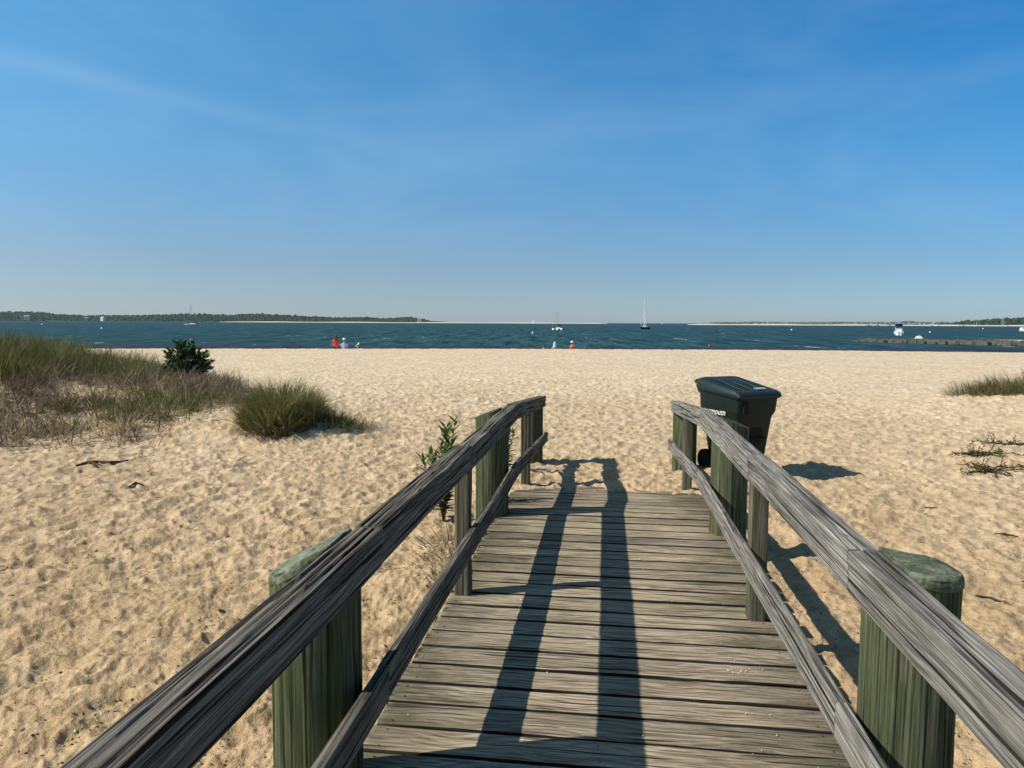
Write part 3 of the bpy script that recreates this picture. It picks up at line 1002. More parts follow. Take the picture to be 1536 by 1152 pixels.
def clump(name, label, cat, cu, cv, ru, rv, n, L0, L1, cols, dead=.12, tail=None, leanmax=.75, group=None, width=(.006, .011)):
    x0, y0 = uv2xy(cu, cv)
    root = empty(name, (x0, y0, gz(x0, y0)))
    tag(root, label, cat, group)
    a = RNG.uniform(0, 2 * math.pi, n); r = np.sqrt(RNG.random(n))
    wob = 1 + .22 * perlin(np.cos(a) * 1.7 + cu, np.sin(a) * 1.7 + cv, 150)
    u = cu + ru * r * wob * np.cos(a); v = cv + rv * r * wob * np.sin(a)
    lmul = np.ones(n)
    if tail:
        k = RNG.random(n) < tail[2]
        tt = RNG.random(n)
        u = np.where(k, cu + tail[0] * tt + RNG.normal(0, .16, n), u)
        v = np.where(k, cv + tail[1] * tt + RNG.normal(0, .22, n), v)
        lmul = np.where(k, .85 - .6 * tt, 1)
    P = ground_pts(u, v)
    # lean outwards, longer in the middle
    ax = np.arctan2(P[:, 1] - y0, P[:, 0] - x0) + RNG.normal(0, .7, n)
    tuft = perlin(u * 5 + cu, v * 5, 151) + .6 * perlin(u * 11, v * 11 + cv, 152)
    L = RNG.uniform(L0, L1, n) * (1 - .42 * r ** 2) * lmul * np.clip(1 + .34 * tuft, .45, 1.5)
    ax = ax + 1.2 * perlin(u * 4, v * 4 + cu, 153)
    lean = .08 + leanmax * r * RNG.random(n) + .18 * np.abs(perlin(u * 6, v * 6, 154))
    isd = RNG.random(n) < dead
    c = np.where(isd[:, None], mixcol(n, *STRAW), mixcol(n, *cols))
    o = blades('blades', P, L, ax, lean, RNG.uniform(*width, n) * (1 + .35 * (RNG.random(n) < .3)), c, RNG.uniform(.1, 1.5, n) * np.where(isd, 1.3, 1), root)
    o.matrix_parent_inverse = Matrix.Translation((-x0, -y0, -root.location.z))
    # dead skirt round the foot
    m = n // 5
    a = RNG.uniform(0, 2 * math.pi, m); r = .75 + .4 * RNG.random(m)
    P = ground_pts(cu + ru * r * np.cos(a), cv + rv * r * np.sin(a))
    o = blades('dry_skirt', P, RNG.uniform(.12, .3, m), a + PSI, RNG.uniform(.7, 1.4, m), RNG.uniform(.005, .009, m), mixcol(m, *THATCH), RNG.uniform(0, .5, m), root)
    o.matrix_parent_inverse = Matrix.Translation((-x0, -y0, -root.location.z))
    return root


clump('grass_clump', 'big rounded green grass clump alone on open sand beside the dune', 'grass clump', -3.66, 11.75, .56, .85, 9000, .36, .84, ((.095, .112, .026), (.215, .21, .065)), .24, (1.25, .15, .16), group='grass clumps on the sand')
clump('grass_clump', 'sparse tuft of upright grass on the low rise beyond the bin, at the frame edge', 'grass clump', 11.9, 16.6, 1.9, .75, 4200, .34, .66, ((.11, .12, .035), (.19, .185, .07)), .2, None, .45, group='grass clumps on the sand')
clump('grass_clump', 'low dry grass scattered at the foot of the leafy dark shrub', 'grass clump', -6.3, 16.3, 1.1, .6, 900, .2, .45, OLIVE, .4, None, .6, group='grass clumps on the sand')


def leaf_quads(P, D, Nn, L, W, col):
    """leaf shapes: P base, D direction, Nn side vector, arrays (n,3)"""
    n = len(P)
    D = D / np.linalg.norm(D, axis=1, keepdims=True)
    S = np.cross(D, Nn); S /= np.linalg.norm(S, axis=1, keepdims=True) + 1e-9
    U = np.cross(S, D)
    L = L[:, None]; W = W[:, None]
    rows = [P, P + D * L * .38 + S * W * .5 + U * W * .10, P + D * L * .42 - U * W * .04, P + D * L * .38 - S * W * .5 + U * W * .10, P + D * L - U * L * .12]
    VV = np.stack(rows, 1).reshape(-1, 3)
    b = (np.arange(n) * 5)[:, None]
    tris = np.concatenate([b + np.array([[0, 1, 2]]), b + np.array([[0, 2, 3]]), b + np.array([[1, 4, 2]]), b + np.array([[2, 4, 3]])])
    return VV, tris, np.repeat(col[:, None, :], 5, 1).reshape(-1, 3)


def shrub():
    cu, cv = -6.75, 15.3
    x0, y0 = uv2xy(cu, cv); z0 = gz(x0, y0)
    root = empty('shrub', (x0, y0, z0))
    tag(root, 'dense dark green leafy shrub standing where the dune meets the beach', 'shrub')
    mb = MB(); Ps = []; Ds = []
    for k in range(150):
        a = random.uniform(0, 2 * math.pi); e = random.random() ** .6
        rx = .55 * e; top = Vector((rx * math.cos(a), rx * .9 * math.sin(a), random.uniform(.30, .92) * (1 - .45 * e * e)))
        top += Vector((random.gauss(0, .04), random.gauss(0, .04), 0))
        mid = top * .5 + Vector((0, 0, .05))
        mb.tube([(0, 0, -.03), mid, top], [.012, .008, .004], 5, col=(.07, .05, .03))
        for q in range(36):
            t = 1 - .85 * random.random() ** 1.6
            p = mid.lerp(top, (t - .5) * 2) if t > .5 else Vector((0, 0, 0)).lerp(mid, t * 2)
            b_ = random.uniform(0, 2 * math.pi)
            d = (top - mid).normalized() * random.uniform(.3, 1.0) + Vector((math.cos(b_), math.sin(b_), random.uniform(-.1, .7)))
            Ps.append(p); Ds.append(d)
    mb.build('stem', M['leaf'], root)
    Ps = np.array(Ps); Ds = np.array(Ds); n = len(Ps)
    VV, tris, C = leaf_quads(Ps, Ds, RNG.normal(0, 1, (n, 3)) + np.array([0, 0, 1.5]), RNG.uniform(.07, .13, n), RNG.uniform(.034, .058, n), mixcol(n, (.026, .060, .020), (.080, .130, .042), .3))
    link('foliage', mesh_np('foliage', VV, None, tris, attrs={'tint': C}, mats=[M['leaf']], smooth=False), root)


shrub()


def stem_plant(name, label, x, y, stems, leaf, cols, cat='plant', per=26):
    z0 = gz(x, y)
    root = empty(name, (x, y, z0)); tag(root, label, cat, 'leafy plants by the boardwalk')
    mb = MB(); Ps = []; Ds = []
    for (tx, ty, h) in stems:
        top = Vector((tx, ty, h)); mid = Vector((tx * .35, ty * .35, h * .55))
        mb.tube([(0, 0, -.05), mid, top], [.007, .006, .003], 6, col=(.10, .11, .04))
        for q in range(per):
            t = .12 + .88 * q / per
            p = mid.lerp(top, (t - .5) * 2) if t > .5 else Vector((0, 0, 0)).lerp(mid, t * 2)
            a = q * 2.4 + tx * 9
            up = .35 + 1.3 * max(0, t - .7) / .3
            Ps.append(p); Ds.append(Vector((math.cos(a), math.sin(a), up + random.uniform(-.2, .2))))
    mb.build('stem', M['leaf'], root)
    n = len(Ps); Ps = np.array(Ps); Ds = np.array(Ds)
    VV, tris, C = leaf_quads(Ps, Ds, np.tile([0, 0, 1.0], (n, 1)) + RNG.normal(0, .2, (n, 3)), RNG.uniform(leaf[0], leaf[1], n), RNG.uniform(leaf[2], leaf[3], n), mixcol(n, *cols))
    link('foliage', mesh_np('foliage', VV, None, tris, attrs={'tint': C}, mats=[M['leaf']], smooth=False), root)
    return root


GOLD = ((.055, .10, .022), (.13, .19, .05))
stem_plant('leafy_plant', 'tall lance leaved green plant showing above the middle of the dark railing', -1.42, 6.35, [(.07, .16, .90), (.02, .0, .80), (-.10, -.05, .62), (-.17, -.15, .58), (.06, .02, .70), (-.05, .1, .66), (.0, .12, .84), (-.13, .02, .54)], (.09, .15, .028, .042), GOLD, per=40)
stem_plant('leafy_plant', 'dark leafy plant glimpsed through the far end of the dark railing', -1.12, 8.25, [(.05, .05, .62), (-.08, .02, .55), (.1, -.1, .5), (.0, .12, .45)], (.09, .13, .02, .03), ((.03, .06, .015), (.07, .12, .03)), per=36)


def low_plant(label, u, v, n, seed):
    x, y = uv2xy(u, v); z0 = gz(x, y)
    root = empty('creeping_plant', (x, y, z0)); tag(root, label, 'plant', 'creeping plants on the sand')
    mb = MB(); Ps = []; Ds = []; rr = random.Random(seed)
    for k in range(n):
        a = rr.uniform(0, 2 * math.pi); L = rr.uniform(.2, .62)
        pts = []; p = Vector((0, 0, .01)); h = 0
        for q in range(6):
            w = uv2xy(*xy2uv(x + p.x, y + p.y))
            zz = gz(x + p.x, y + p.y) - z0
            pts.append((p.x, p.y, zz + .012 + .02 * rr.random()))
            if q > 0:
                for m in range(2):
                    b_ = rr.uniform(0, 2 * math.pi)
                    Ps.append(Vector(pts[-1])); Ds.append(Vector((math.cos(b_), math.sin(b_), rr.uniform(.1, 1.2))))
            a += rr.uniform(-.5, .5)
            p = p + Vector((math.cos(a), math.sin(a) * .8, 0)) * L / 5
        mb.tube(pts, [.009, .008, .008, .007, .006, .004], 5, col=(.055, .04, .022))
    for k in range(n // 2):                       # upright sprigs
        bx_, by_ = rr.uniform(-.35, .35), rr.uniform(-.3, .3); zz = gz(x + bx_, y + by_) - z0; h = rr.uniform(.07, .2)
        tx, ty = bx_ + rr.uniform(-.1, .1), by_ + rr.uniform(-.1, .1)
        mb.tube([(bx_, by_, zz - .02), ((bx_ + tx) / 2 + .01, (by_ + ty) / 2, zz + h * .6), (tx, ty, zz + h)], [.005, .004, .003], 5, col=(.06, .05, .025))
        for q in range(5):
            b_ = rr.uniform(0, 2 * math.pi)
            Ps.append(Vector((bx_ + (tx - bx_) * (.4 + .15 * q), by_ + (ty - by_) * (.4 + .15 * q), zz + h * (.4 + .15 * q)))); Ds.append(Vector((math.cos(b_), math.sin(b_), .8)))
    mb.build('runner', M['leaf'], root)
    m = len(Ps); Ps = np.array(Ps); Ds = np.array(Ds)
    VV, tris, C = leaf_quads(Ps, Ds, np.tile([0, 0, 1.0], (m, 1)) + RNG.normal(0, .4, (m, 3)), RNG.uniform(.04, .075, m), RNG.uniform(.016, .03, m), mixcol(m, (.06, .065, .02), (.16, .15, .05)))
    link('foliage', mesh_np('foliage', VV, None, tris, attrs={'tint': C}, mats=[M['leaf']], smooth=False), root)


low_plant('creeping plant with yellow green sprigs, nearest of three at the right edge', 5.75, 8.75, 13, 1)
low_plant('low dark creeping plant with bare runners, middle of three at the right edge', 6.15, 9.75, 12, 2)
low_plant('small creeping plant nearest the grass tuft at the right edge', 7.25, 10.6, 8, 3)

# dry tuft at the outer foot of the dark railing
clump('grass_clump', 'small dry brown tuft at the foot of the dark railing post', 'grass clump', *xy2uv(-1.12, 5.25), .20, .5, 420, .06, .17, THATCH, .5, None, .9, group='grass clumps on the sand', width=(.004, .007))


# ---------------------------------------------------------------- driftwood and litter
def stick(label, pts, rad):
    P = []
    for (px, dep) in pts:
        x, y = at(px, dep); P.append(Vector((x, y, gz(x, y) + rad * .8)))
    o = empty('x'); bpy.data.objects.remove(o)
    c = P[len(P) // 2].copy()
    mb = MB()
    Q = [p - c for p in P]
    mb.tube(Q, [rad * .6] + [rad * random.uniform(.8, 1.2) for _ in Q[1:-1]] + [rad * .5], 8, seed=len(P))
    if len(Q) > 4:
        mb.tube([Q[1], Q[1] + Vector((.12, -.10, .03)), Q[1] + Vector((.3, -.16, .0))], [rad * .6, rad * .5, rad * .3], 6)
    o = mb.build('driftwood', M['drift'], None); o.location = c
    tag(o, label, 'driftwood', 'sticks lying on the sand')


stick('dark crooked driftwood branch lying in front of the dune', [(106, 8.95), (125, 9.05), (140, 9.2), (158, 9.15), (172, 9.28), (186, 9.3)], .022)
stick('short dark stick on bare sand between dune and dark railing', [(184, 7.9), (196, 7.98), (208, 7.95)], .012)
stick('thin curved twig on the sand beyond the cap of the near grey railing pile', [(1484, 4.80), (1510, 4.76), (1540, 4.62)], .008)
stick('short black twig at the right edge below the creeping plants', [(1508, 6.2), (1522, 6.18), (1545, 6.12)], .010)
stick('small dark stick on open sand right of the bin shadow', [(1398, 7.15), (1408, 7.12), (1418, 7.08)], .009)


def litter():
    n = 60000
    v = 2.0 + 13 * RNG.random(n) ** 1.35; px = RNG.uniform(-60, 1640, n)
    u = (px - 768) / F * v
    x, y = uv2xy(u, v)
    den = .55 * fbm(x * .9, y * .9, 160, 3) + .28 * (x < -.9) - .9 * ripples(x, y) + .5 * perlin(x * 9, y * 9, 161)
    k = (den > RNG.uniform(.15, 1.5, n)) & ~((np.abs(x) < 1.0) & (y < 7.4))
    x, y = x[k], y[k]; m = len(x)
    z = surf(x, y) + .002
    s = RNG.uniform(.0022, .0062, m) * (1 + .5 * (RNG.random(m) < .1)); a = RNG.uniform(0, 6.28, m)
    el = RNG.uniform(1, 2.4, m)
    ca, sa = np.cos(a), np.sin(a)
    rows = []
    for (p, q, h) in ((-1, 0, 0), (0, -1, 0), (1, 0, 0), (0, 1, 0), (0.1, 0, 1), (0, .1, -.8)):
        X = p * s * el; Y = q * s
        rows.append(np.stack([x + X * ca - Y * sa, y + X * sa + Y * ca, z + h * s * .8], -1))
    VV = np.stack(rows, 1).reshape(-1, 3); b = (np.arange(m) * 6)[:, None]
    F_ = [(0, 1, 4), (1, 2, 4), (2, 3, 4), (3, 0, 4), (1, 0, 5), (2, 1, 5), (3, 2, 5), (0, 3, 5)]
    tris = np.concatenate([b + np.array([f]) for f in F_])
    c = mixcol(m, (.05, .030, .014), (.26, .17, .085), .3)
    w = RNG.random(m) < .06
    c[w] = (.6, .55, .45)
    o = link('beach_litter', mesh_np('beach_litter', VV, None, tris, attrs={'tint': np.repeat(c[:, None], 6, 1).reshape(-1, 3)}, mats=[M['bits']], smooth=False))
    tag(o, 'dark weed crumbs, twigs and shell bits strewn over the sand', 'beach litter', kind='stuff')
    # pale shell and sand crumbs dropped on the boards
    m = 106
    x = np.concatenate([RNG.normal(.63, .045, 26), RNG.uniform(-.8, .8, 80)]); y = np.concatenate([RNG.normal(3.38, .03, 26), 2.2 + 4.8 * RNG.random(80)])
    z = np.array([deck_z(q) for q in y]) + .004
    s = RNG.uniform(.0012, .0042, m); a = RNG.uniform(0, 6.28, m); ca, sa = np.cos(a), np.sin(a); rows = []
    for (p, q, h) in ((-1, 0, 0), (0, -1, 0), (1, 0, 0), (0, 1, 0), (0.1, 0, 1), (0, .1, -.8)):
        X = p * s * 1.5; Y = q * s
        rows.append(np.stack([x + X * ca - Y * sa, y + X * sa + Y * ca, z + h * s * .8], -1))
    VV = np.stack(rows, 1).reshape(-1, 3); b = (np.arange(m) * 6)[:, None]
    tris = np.concatenate([b + np.array([f]) for f in F_])
    c = mixcol(m, (.55, .45, .3), (.75, .68, .55), .1)
    o = link('shell_crumbs', mesh_np('shell_crumbs', VV, None, tris, attrs={'tint': np.repeat(c[:, None], 6, 1).reshape(-1, 3)}, mats=[M['bits']], smooth=False))
    tag(o, 'pale shell and sand crumbs dropped on the deck boards', 'shell crumbs', kind='stuff')


litter()


# ---------------------------------------------------------------- people at the crest of the beach
def skinned(name, mat, parent, nodes, edges, sub=2):
    me = bpy.data.meshes.new(name)
    me.from_pydata([n[:3] for n in nodes], edges, [])
    o = link(name, me, parent)
    sk = o.modifiers.new('skin', 'SKIN')
    for i, n in enumerate(nodes):
        r = n[3]
        me.skin_vertices[0].data[i].radius = r if hasattr(r, '__len__') else (r, r)
    me.skin_vertices[0].data[0].use_root = True
    sk.use_smooth_shade = True
    ss = o.modifiers.new('sub', 'SUBSURF'); ss.levels = sub; ss.render_levels = sub
    bpy.context.view_layer.update()
    dg = bpy.context.evaluated_depsgraph_get()
    m2 = bpy.data.meshes.new_from_object(o.evaluated_get(dg))
    o.modifiers.clear(); o.data = m2
    m2.materials.clear(); m2.materials.append(mat)
    return o


def person(label, px, depth, z, pose, shirt, lower, hat=None, hair=None, rz=0.0, hood=None):
    x, y = at(px, depth)
    root = empty('person', (x, y, z), PSI + rz)       # faces +y, out to sea
    tag(root, label, 'person', 'people by the water')
    sit = pose == 'sit'
    hz = .12 if sit else .92                           # height of the hips
    fw = .06 if sit else 0                             # forward lean of the back
    nodes = [(0, 0, hz, (.155, .12)), (0, fw * .3, hz + .2, (.135, .105)), (0, fw * .7, hz + .42, (.165, .11)), (0, fw, hz + .53, (.075, .065)),
             (0, fw + .01, hz + .60, (.05, .05)), (0, fw + .03, hz + .70, (.075, .088)), (0, fw + .02, hz + .79, (.065, .078))]
    edges = [(0, 1), (1, 2), (2, 3), (3, 4), (4, 5), (5, 6)]
    for sx in (-1, 1):
        b = len(nodes)
        if sit: arm = [(sx * .19, fw, hz + .46, .05), (sx * .25, .12, hz + .24, .042), (sx * .14, .33, hz + .20, .034), (sx * .10, .42, hz + .22, .036)]
        else: arm = [(sx * .19, fw, hz + .46, .05), (sx * .25, -.02, hz + .2, .042), (sx * .16, .18, hz + .12, .034), (sx * .11, .25, hz + .15, .036)]
        nodes += arm; edges += [(2, b), (b, b + 1), (b + 1, b + 2), (b + 2, b + 3)]
        b = len(nodes)
        if sit: leg = [(sx * .10, .06, hz - .01, .085), (sx * .13, .42, hz + .26, .06), (sx * .13, .68, hz - .10, .042), (sx * .13, .80, hz - .13, .035)]
        else: leg = [(sx * .09, 0, hz - .06, .09), (sx * .10, .02, .5, .062), (sx * .10, -.01, .08, .042), (sx * .10, .14, .035, .038)]
        nodes += leg; edges += [(0, b), (b, b + 1), (b + 1, b + 2), (b + 2, b + 3)]
    skinned('body', M['skin'], root, nodes, edges)
    head = Vector((0, fw + .03, hz + .74))
    cm = lambda nm, c: plain(nm, c, .85, .15, .15, 14.0)
    # shirt with short sleeves
    sn = [(0, 0, hz - .02, (.172, .135)), (0, fw * .3, hz + .2, (.155, .125)), (0, fw * .7, hz + .42, (.182, .128)), (0, fw, hz + .515, (.085, .08))]
    se = [(0, 1), (1, 2), (2, 3)]
    for sx in (-1, 1):
        b = len(sn); a = nodes[7 + (0 if sx < 0 else 8)]; e = nodes[8 + (0 if sx < 0 else 8)]
        m_ = [a[i] + (e[i] - a[i]) * .8 for i in range(3)]
        sn += [(*a[:3], .07), (*m_, .062)]; se += [(2, b), (b, b + 1)]
    skinned('shirt', cm('shirt_cloth', shirt), root, sn, se)
    # shorts
    sn = [(0, 0, hz + .02, (.176, .14))]; se = []
    for sx in (-1, 1):
        i0 = 11 + (0 if sx < 0 else 8); a, e = nodes[i0], nodes[i0 + 1]
        m_ = [a[i] + (e[i] - a[i]) * .75 for i in range(3)]
        b = len(sn); sn += [(*a[:3], .108), (*m_, .085)]; se += [(0, b), (b, b + 1)]
    skinned('shorts', cm('shorts_cloth', lower), root, sn, se)
    # face: nose, ears
    mb = MB()
    mb.ball(head + Vector((0, .098, -.01)), (.014, .02, .02), nu=8, nv=6); mb.build('nose', M['skin'], root)
    for sx in (-1, 1):
        mb = MB(); mb.ball(head + Vector((sx * .08, .0, -.005)), (.012, .022, .034), nu=8, nv=6); mb.build('ear', M['skin'], root)
    if hair:
        mb = MB(); mb.ball(head + Vector((0, -.02, .025)), (.095, .10, .10))
        if hair == 'long': mb.loft([[(.085 * math.cos(a) * w, -.075 + .04 * math.sin(a), head.z + zz) for a in np.linspace(0, 6.28, 12, endpoint=False)] for zz, w in ((.03, .9), (-.1, 1.05), (-.22, 1.1), (-.33, .7))])
        mb.build('hair', M['hair'], root)
    if hat:
        mb = MB()
        prof = [(.155, .052), (.16, .045), (.10, .062), (.097, .11), (.085, .145), (.04, .158), (.004, .16)]
        mb.loft([[(r_ * math.cos(a), head.y - .01 + r_ * math.sin(a) * 1.08, head.z + zz - .01) for a in np.linspace(0, 6.28, 20, endpoint=False)] for r_, zz in prof])
        mb.build('hat', cm('hat_cloth', hat), root)
    if hood:
        mb = MB()
        mb.loft([[(r_ * math.cos(a), head.y - .02 + r_ * math.sin(a), head.z + zz) for a in np.linspace(0, 6.28, 16, endpoint=False)] for r_, zz in ((.16, -.24), (.125, -.14), (.118, -.02), (.112, .06), (.08, .13), (.02, .165))])
        mb.build('hood', cm('hood_cloth', hood), root)
    return root


def crest_eye(px, depth, py):
    """height that shows at photo row py when standing at this distance"""
    return CAMZ - (py - hor(px)) / F * depth


def stand(px, py_top, tall, depth):
    return crest_eye(px, depth, py_top) - tall


person('long haired woman in an orange red top standing at the beach crest', 504, 54.5, stand(504, 502.2, 1.76, 54.5), 'stand', (.62, .075, .03), (.30, .02, .02), hair='long')
person('person in a pale blue shirt and white sun hat beside the orange red top', 516, 53.0, stand(516, 506.5, 1.03, 53.0), 'sit', (.30, .38, .68), (.12, .13, .16), hat=(.82, .82, .80), hair='short')
person('seated person in a red top and white hat facing the sea', 858, 55.0, stand(858, 510.8, 1.03, 55.0), 'sit', (.36, .012, .025), (.05, .05, .07), hat=(.80, .72, .62), hair='short')
person('seated person under a pale blue grey hood facing the sea', 832, 55.0, stand(832, 512.3, 1.04, 55.0), 'sit', (.12, .22, .22), (.06, .07, .08), hood=(.40, .55, .62))
person('dark haired seated person in black, only the head above the beach crest', 815, 56.0, stand(815, 517.2, .98, 56.0), 'sit', (.02, .022, .025), (.03, .03, .03), hair='short')

# gull on the crest
gx, gy = at(536, 51.0)
gull = empty('seagull', (gx, gy, gz(gx, gy) + .01), PSI + R(70)); tag(gull, 'small white bird with grey back standing at the beach crest', 'bird')
mb = MB()
rings = []
for t, r_, zz in ((-.22, .01, .22), (-.16, .045, .215), (-.06, .085, .20), (.05, .085, .22), (.11, .055, .28), (.14, .045, .34), (.17, .048, .375), (.205, .03, .37), (.22, .008, .365)):
    rings.append([(t + .0, r_ * math.cos(a), zz + r_ * math.sin(a)) for a in np.linspace(0, 6.28, 12, endpoint=False)])
mb.loft(rings, col=(.8, .8, .78)); mb.build('body', M['paint'], gull)
mb = MB()
for sx in (-1, 1):
    mb.loft([[(x_, sx * (.075 + .02 * math.sin(a)), z_ + h_ * math.cos(a)) for a in np.linspace(0, 6.28, 8, endpoint=False)] for x_, z_, h_ in ((.08, .24, .04), (-.05, .23, .06), (-.2, .22, .035), (-.30, .22, .008))], col=(.10, .12, .14))
mb.build('wing', M['paint'], gull)
mb = MB(); mb.tube([(.21, 0, .368), (.26, 0, .355)], [.012, .004], 6, col=(.6, .4, .05)); mb.build('beak', M['paint'], gull)
for sx in (-1, 1):
    mb = MB(); mb.tube([(0, sx * .03, .13), (.0, sx * .03, .0), (.04, sx * .03, .0)], [.008, .007, .006], 6, col=(.5, .35, .2)); mb.build('leg', M['paint'], gull)


# ---------------------------------------------------------------- boats
def hull_rings(L, B, fb, dr=.3, stern=.75, n=9):
    rings = []
    for i in range(15):
        t = i / 14.0
        w = B / 2 * (stern + (1 - stern) * math.sin(min(1, t * 2) * math.pi / 2)) if t < .5 else B / 2 * math.cos((t - .5) / .5 * math.pi / 2) ** .75
        w = max(w, .02)
        sheer = fb * (1 + .35 * (t - .35) ** 2 * 2.2)
        y = -L / 2 + L * t
        ring = []
        for k in range(n):
            a = math.pi * k / (n - 1)
            ring.append((w * math.cos(a) * (1 if k in (0, n - 1) else .96), y + (.06 * L * (t > .9) * (1 - math.sin(a)) * (t - .9) * 10), sheer - (sheer + dr) * math.sin(a) ** .7 * (.9 if t < .92 else .5)))
        rings.append(ring)
    return rings


def sailboat(label, px, dist, head, L, B, mast_h, hullc, deckc=(.75, .75, .72), mastc=(.75, .75, .75), sail='furled', coverc=(.03, .06, .15), fb=.9, group='sailing boats', mr=.09, extra=None):
    x, y = at(px, dist)
    root = empty('sailboat', (x, y, WATER), PSI + R(head)); tag(root, label, 'sailboat', group)
    mb = MB(); mb.loft(hull_rings(L, B, fb), col=hullc); mb.build('hull', M['paint'], root, angle=50)
    mb = MB()
    mb.loft([[(B * .30 * math.copysign(1, c) * s, yy, zz) for (c, yy) in ((1, -L * .18), (1, L * .14), (-1, L * .14), (-1, -L * .18))] for s, zz in ((1.0, fb * .9), (.95, fb + .30), (.75, fb + .42))], col=deckc)
    mb.build('cabin', M['paint'], root, smooth=False)
    mb = MB(); mb.tube([(0, L * .08, fb * .8), (0, L * .08, mast_h)], [mr, mr * .6], 8, col=mastc)
    for zz in (.45, .72): mb.tube([(-B * .28, L * .08, mast_h * zz), (B * .28, L * .08, mast_h * zz)], mr * .4, 6, col=mastc)
    mast = mb.build('mast', M['paint'], root)
    mb = MB()
    r_ = max(.022, dist / 11000)
    for q in ((0, L * .48, fb * 1.2), (0, -L * .48, fb * 1.1), (B * .42, L * .06, fb), (-B * .42, L * .06, fb)):
        mb.tube([q, (0, L * .08, mast_h * .97)], r_, 4, col=(.5, .5, .5))
    mb.build('rigging', M['paint'], root)
    mb = MB(); mb.tube([(0, L * .08, fb + 1.1), (0, -L * .33, fb + 1.05)], .07, 8, col=mastc); mb.build('boom', M['paint'], root)
    if sail == 'furled':
        mb = MB(); mb.tube([(0, L * .06, fb + 1.35), (0, -L * .12, fb + 1.28), (0, -L * .32, fb + 1.18)], [.20, .17, .10], 8, col=coverc); mb.build('sail_cover', M['cloth'], root)
    else:
        for nm, (a, b_, c) in (('mainsail', ((0, L * .06, fb + 1.2), (.5, -L * .34, fb + 1.25), (0, L * .05, mast_h * .96))), ('jib', ((0, L * .46, fb + .5), (.45, L * .02, fb + .9), (0, L * .12, mast_h * .86)))):
            a, b_, c = Vector(a), Vector(b_), Vector(c); n = 8; V_ = []
            for off in (0, .03):
                for i in range(n + 1):
                    for j in range(n + 1):
                        s_, t_ = i / n, j / n
                        p = a.lerp(b_, t_).lerp(c, s_)
                        V_.append((p.x + .35 * math.sin(math.pi * t_) * (1 - s_) * math.sin(math.pi * min(1, s_ + .25)) + off, p.y, p.z))
            fs = []
            m1 = (n + 1) ** 2
            for i in range(n):
                for j in range(n):
                    q_ = i * (n + 1) + j
                    fs += [(q_, q_ + 1, q_ + n + 2, q_ + n + 1), (m1 + q_ + n + 1, m1 + q_ + n + 2, m1 + q_ + 1, m1 + q_)]
            mb = MB(); mb.add(V_, fs, col=(.85, .85, .83)); mb.build(nm, M['cloth'], root)
    return root


s1 = sailboat('dark hulled yacht with the tallest white mast and furled sails', 966, 322, 152, 10.0, 3.2, 15.6, (.02, .03, .05), sail='furled', coverc=(.6, .62, .62), mr=.14, mastc=(.85, .85, .85))
for k_, (yy, h1) in enumerate(((-1.6, 5.6), (4.4, 4.6))):
    mb = MB(); mb.tube([(0, yy, 1.2), (0, yy + .5, h1 * .6), (0, yy + .35, h1)], [.10, .13, .05], 8, col=(.78, .80, .80)); mb.build('furled_sail', M['cloth'], s1)
mb = MB(); mb.tube([(.0, .84, 3.2), (.9, .9, 4.4), (.9, .9, 5.2), (0, .84, 6.2)], .09, 6, col=(.8, .8, .8))
mb.build('halyard_loop', M['cloth'], s1)
s2 = sailboat('small sailboat with thin dark mast and three white fenders along its hull', 836.5, 262, 75, 4.6, 2.0, 7.2, (.10, .11, .12), mastc=(.10, .10, .10), coverc=(.05, .06, .08), fb=.6, mr=.05)
for k_, (fx, fy) in enumerate(((-1.15, -1.5), (-1.15, 0.0), (-1.1, 1.4))):
    mb = MB(); mb.ball((fx, fy, .35), (.42, .55, .42), col=(.85, .85, .83)); mb.build('fender', M['paint'], s2)
sailboat('grey and white ketch moored before the wooded headland', 290, 430, 84, 10.0, 3.0, 12.0, (.42, .46, .46), mastc=(.16, .18, .20), coverc=(.05, .07, .09), mr=.09)
sailboat('far sailing boat with white triangular sails up over the sand spit', 799, 1500, 60, 7.5, 2.5, 12.0, (.7, .7, .7), sail='up', mr=.1)
sailboat('tiny sailing boat with pale sails on the horizon right of the tall yacht', 992, 1900, 70, 7.0, 2.5, 9.5, (.55, .58, .6), sail='up', mr=.1)


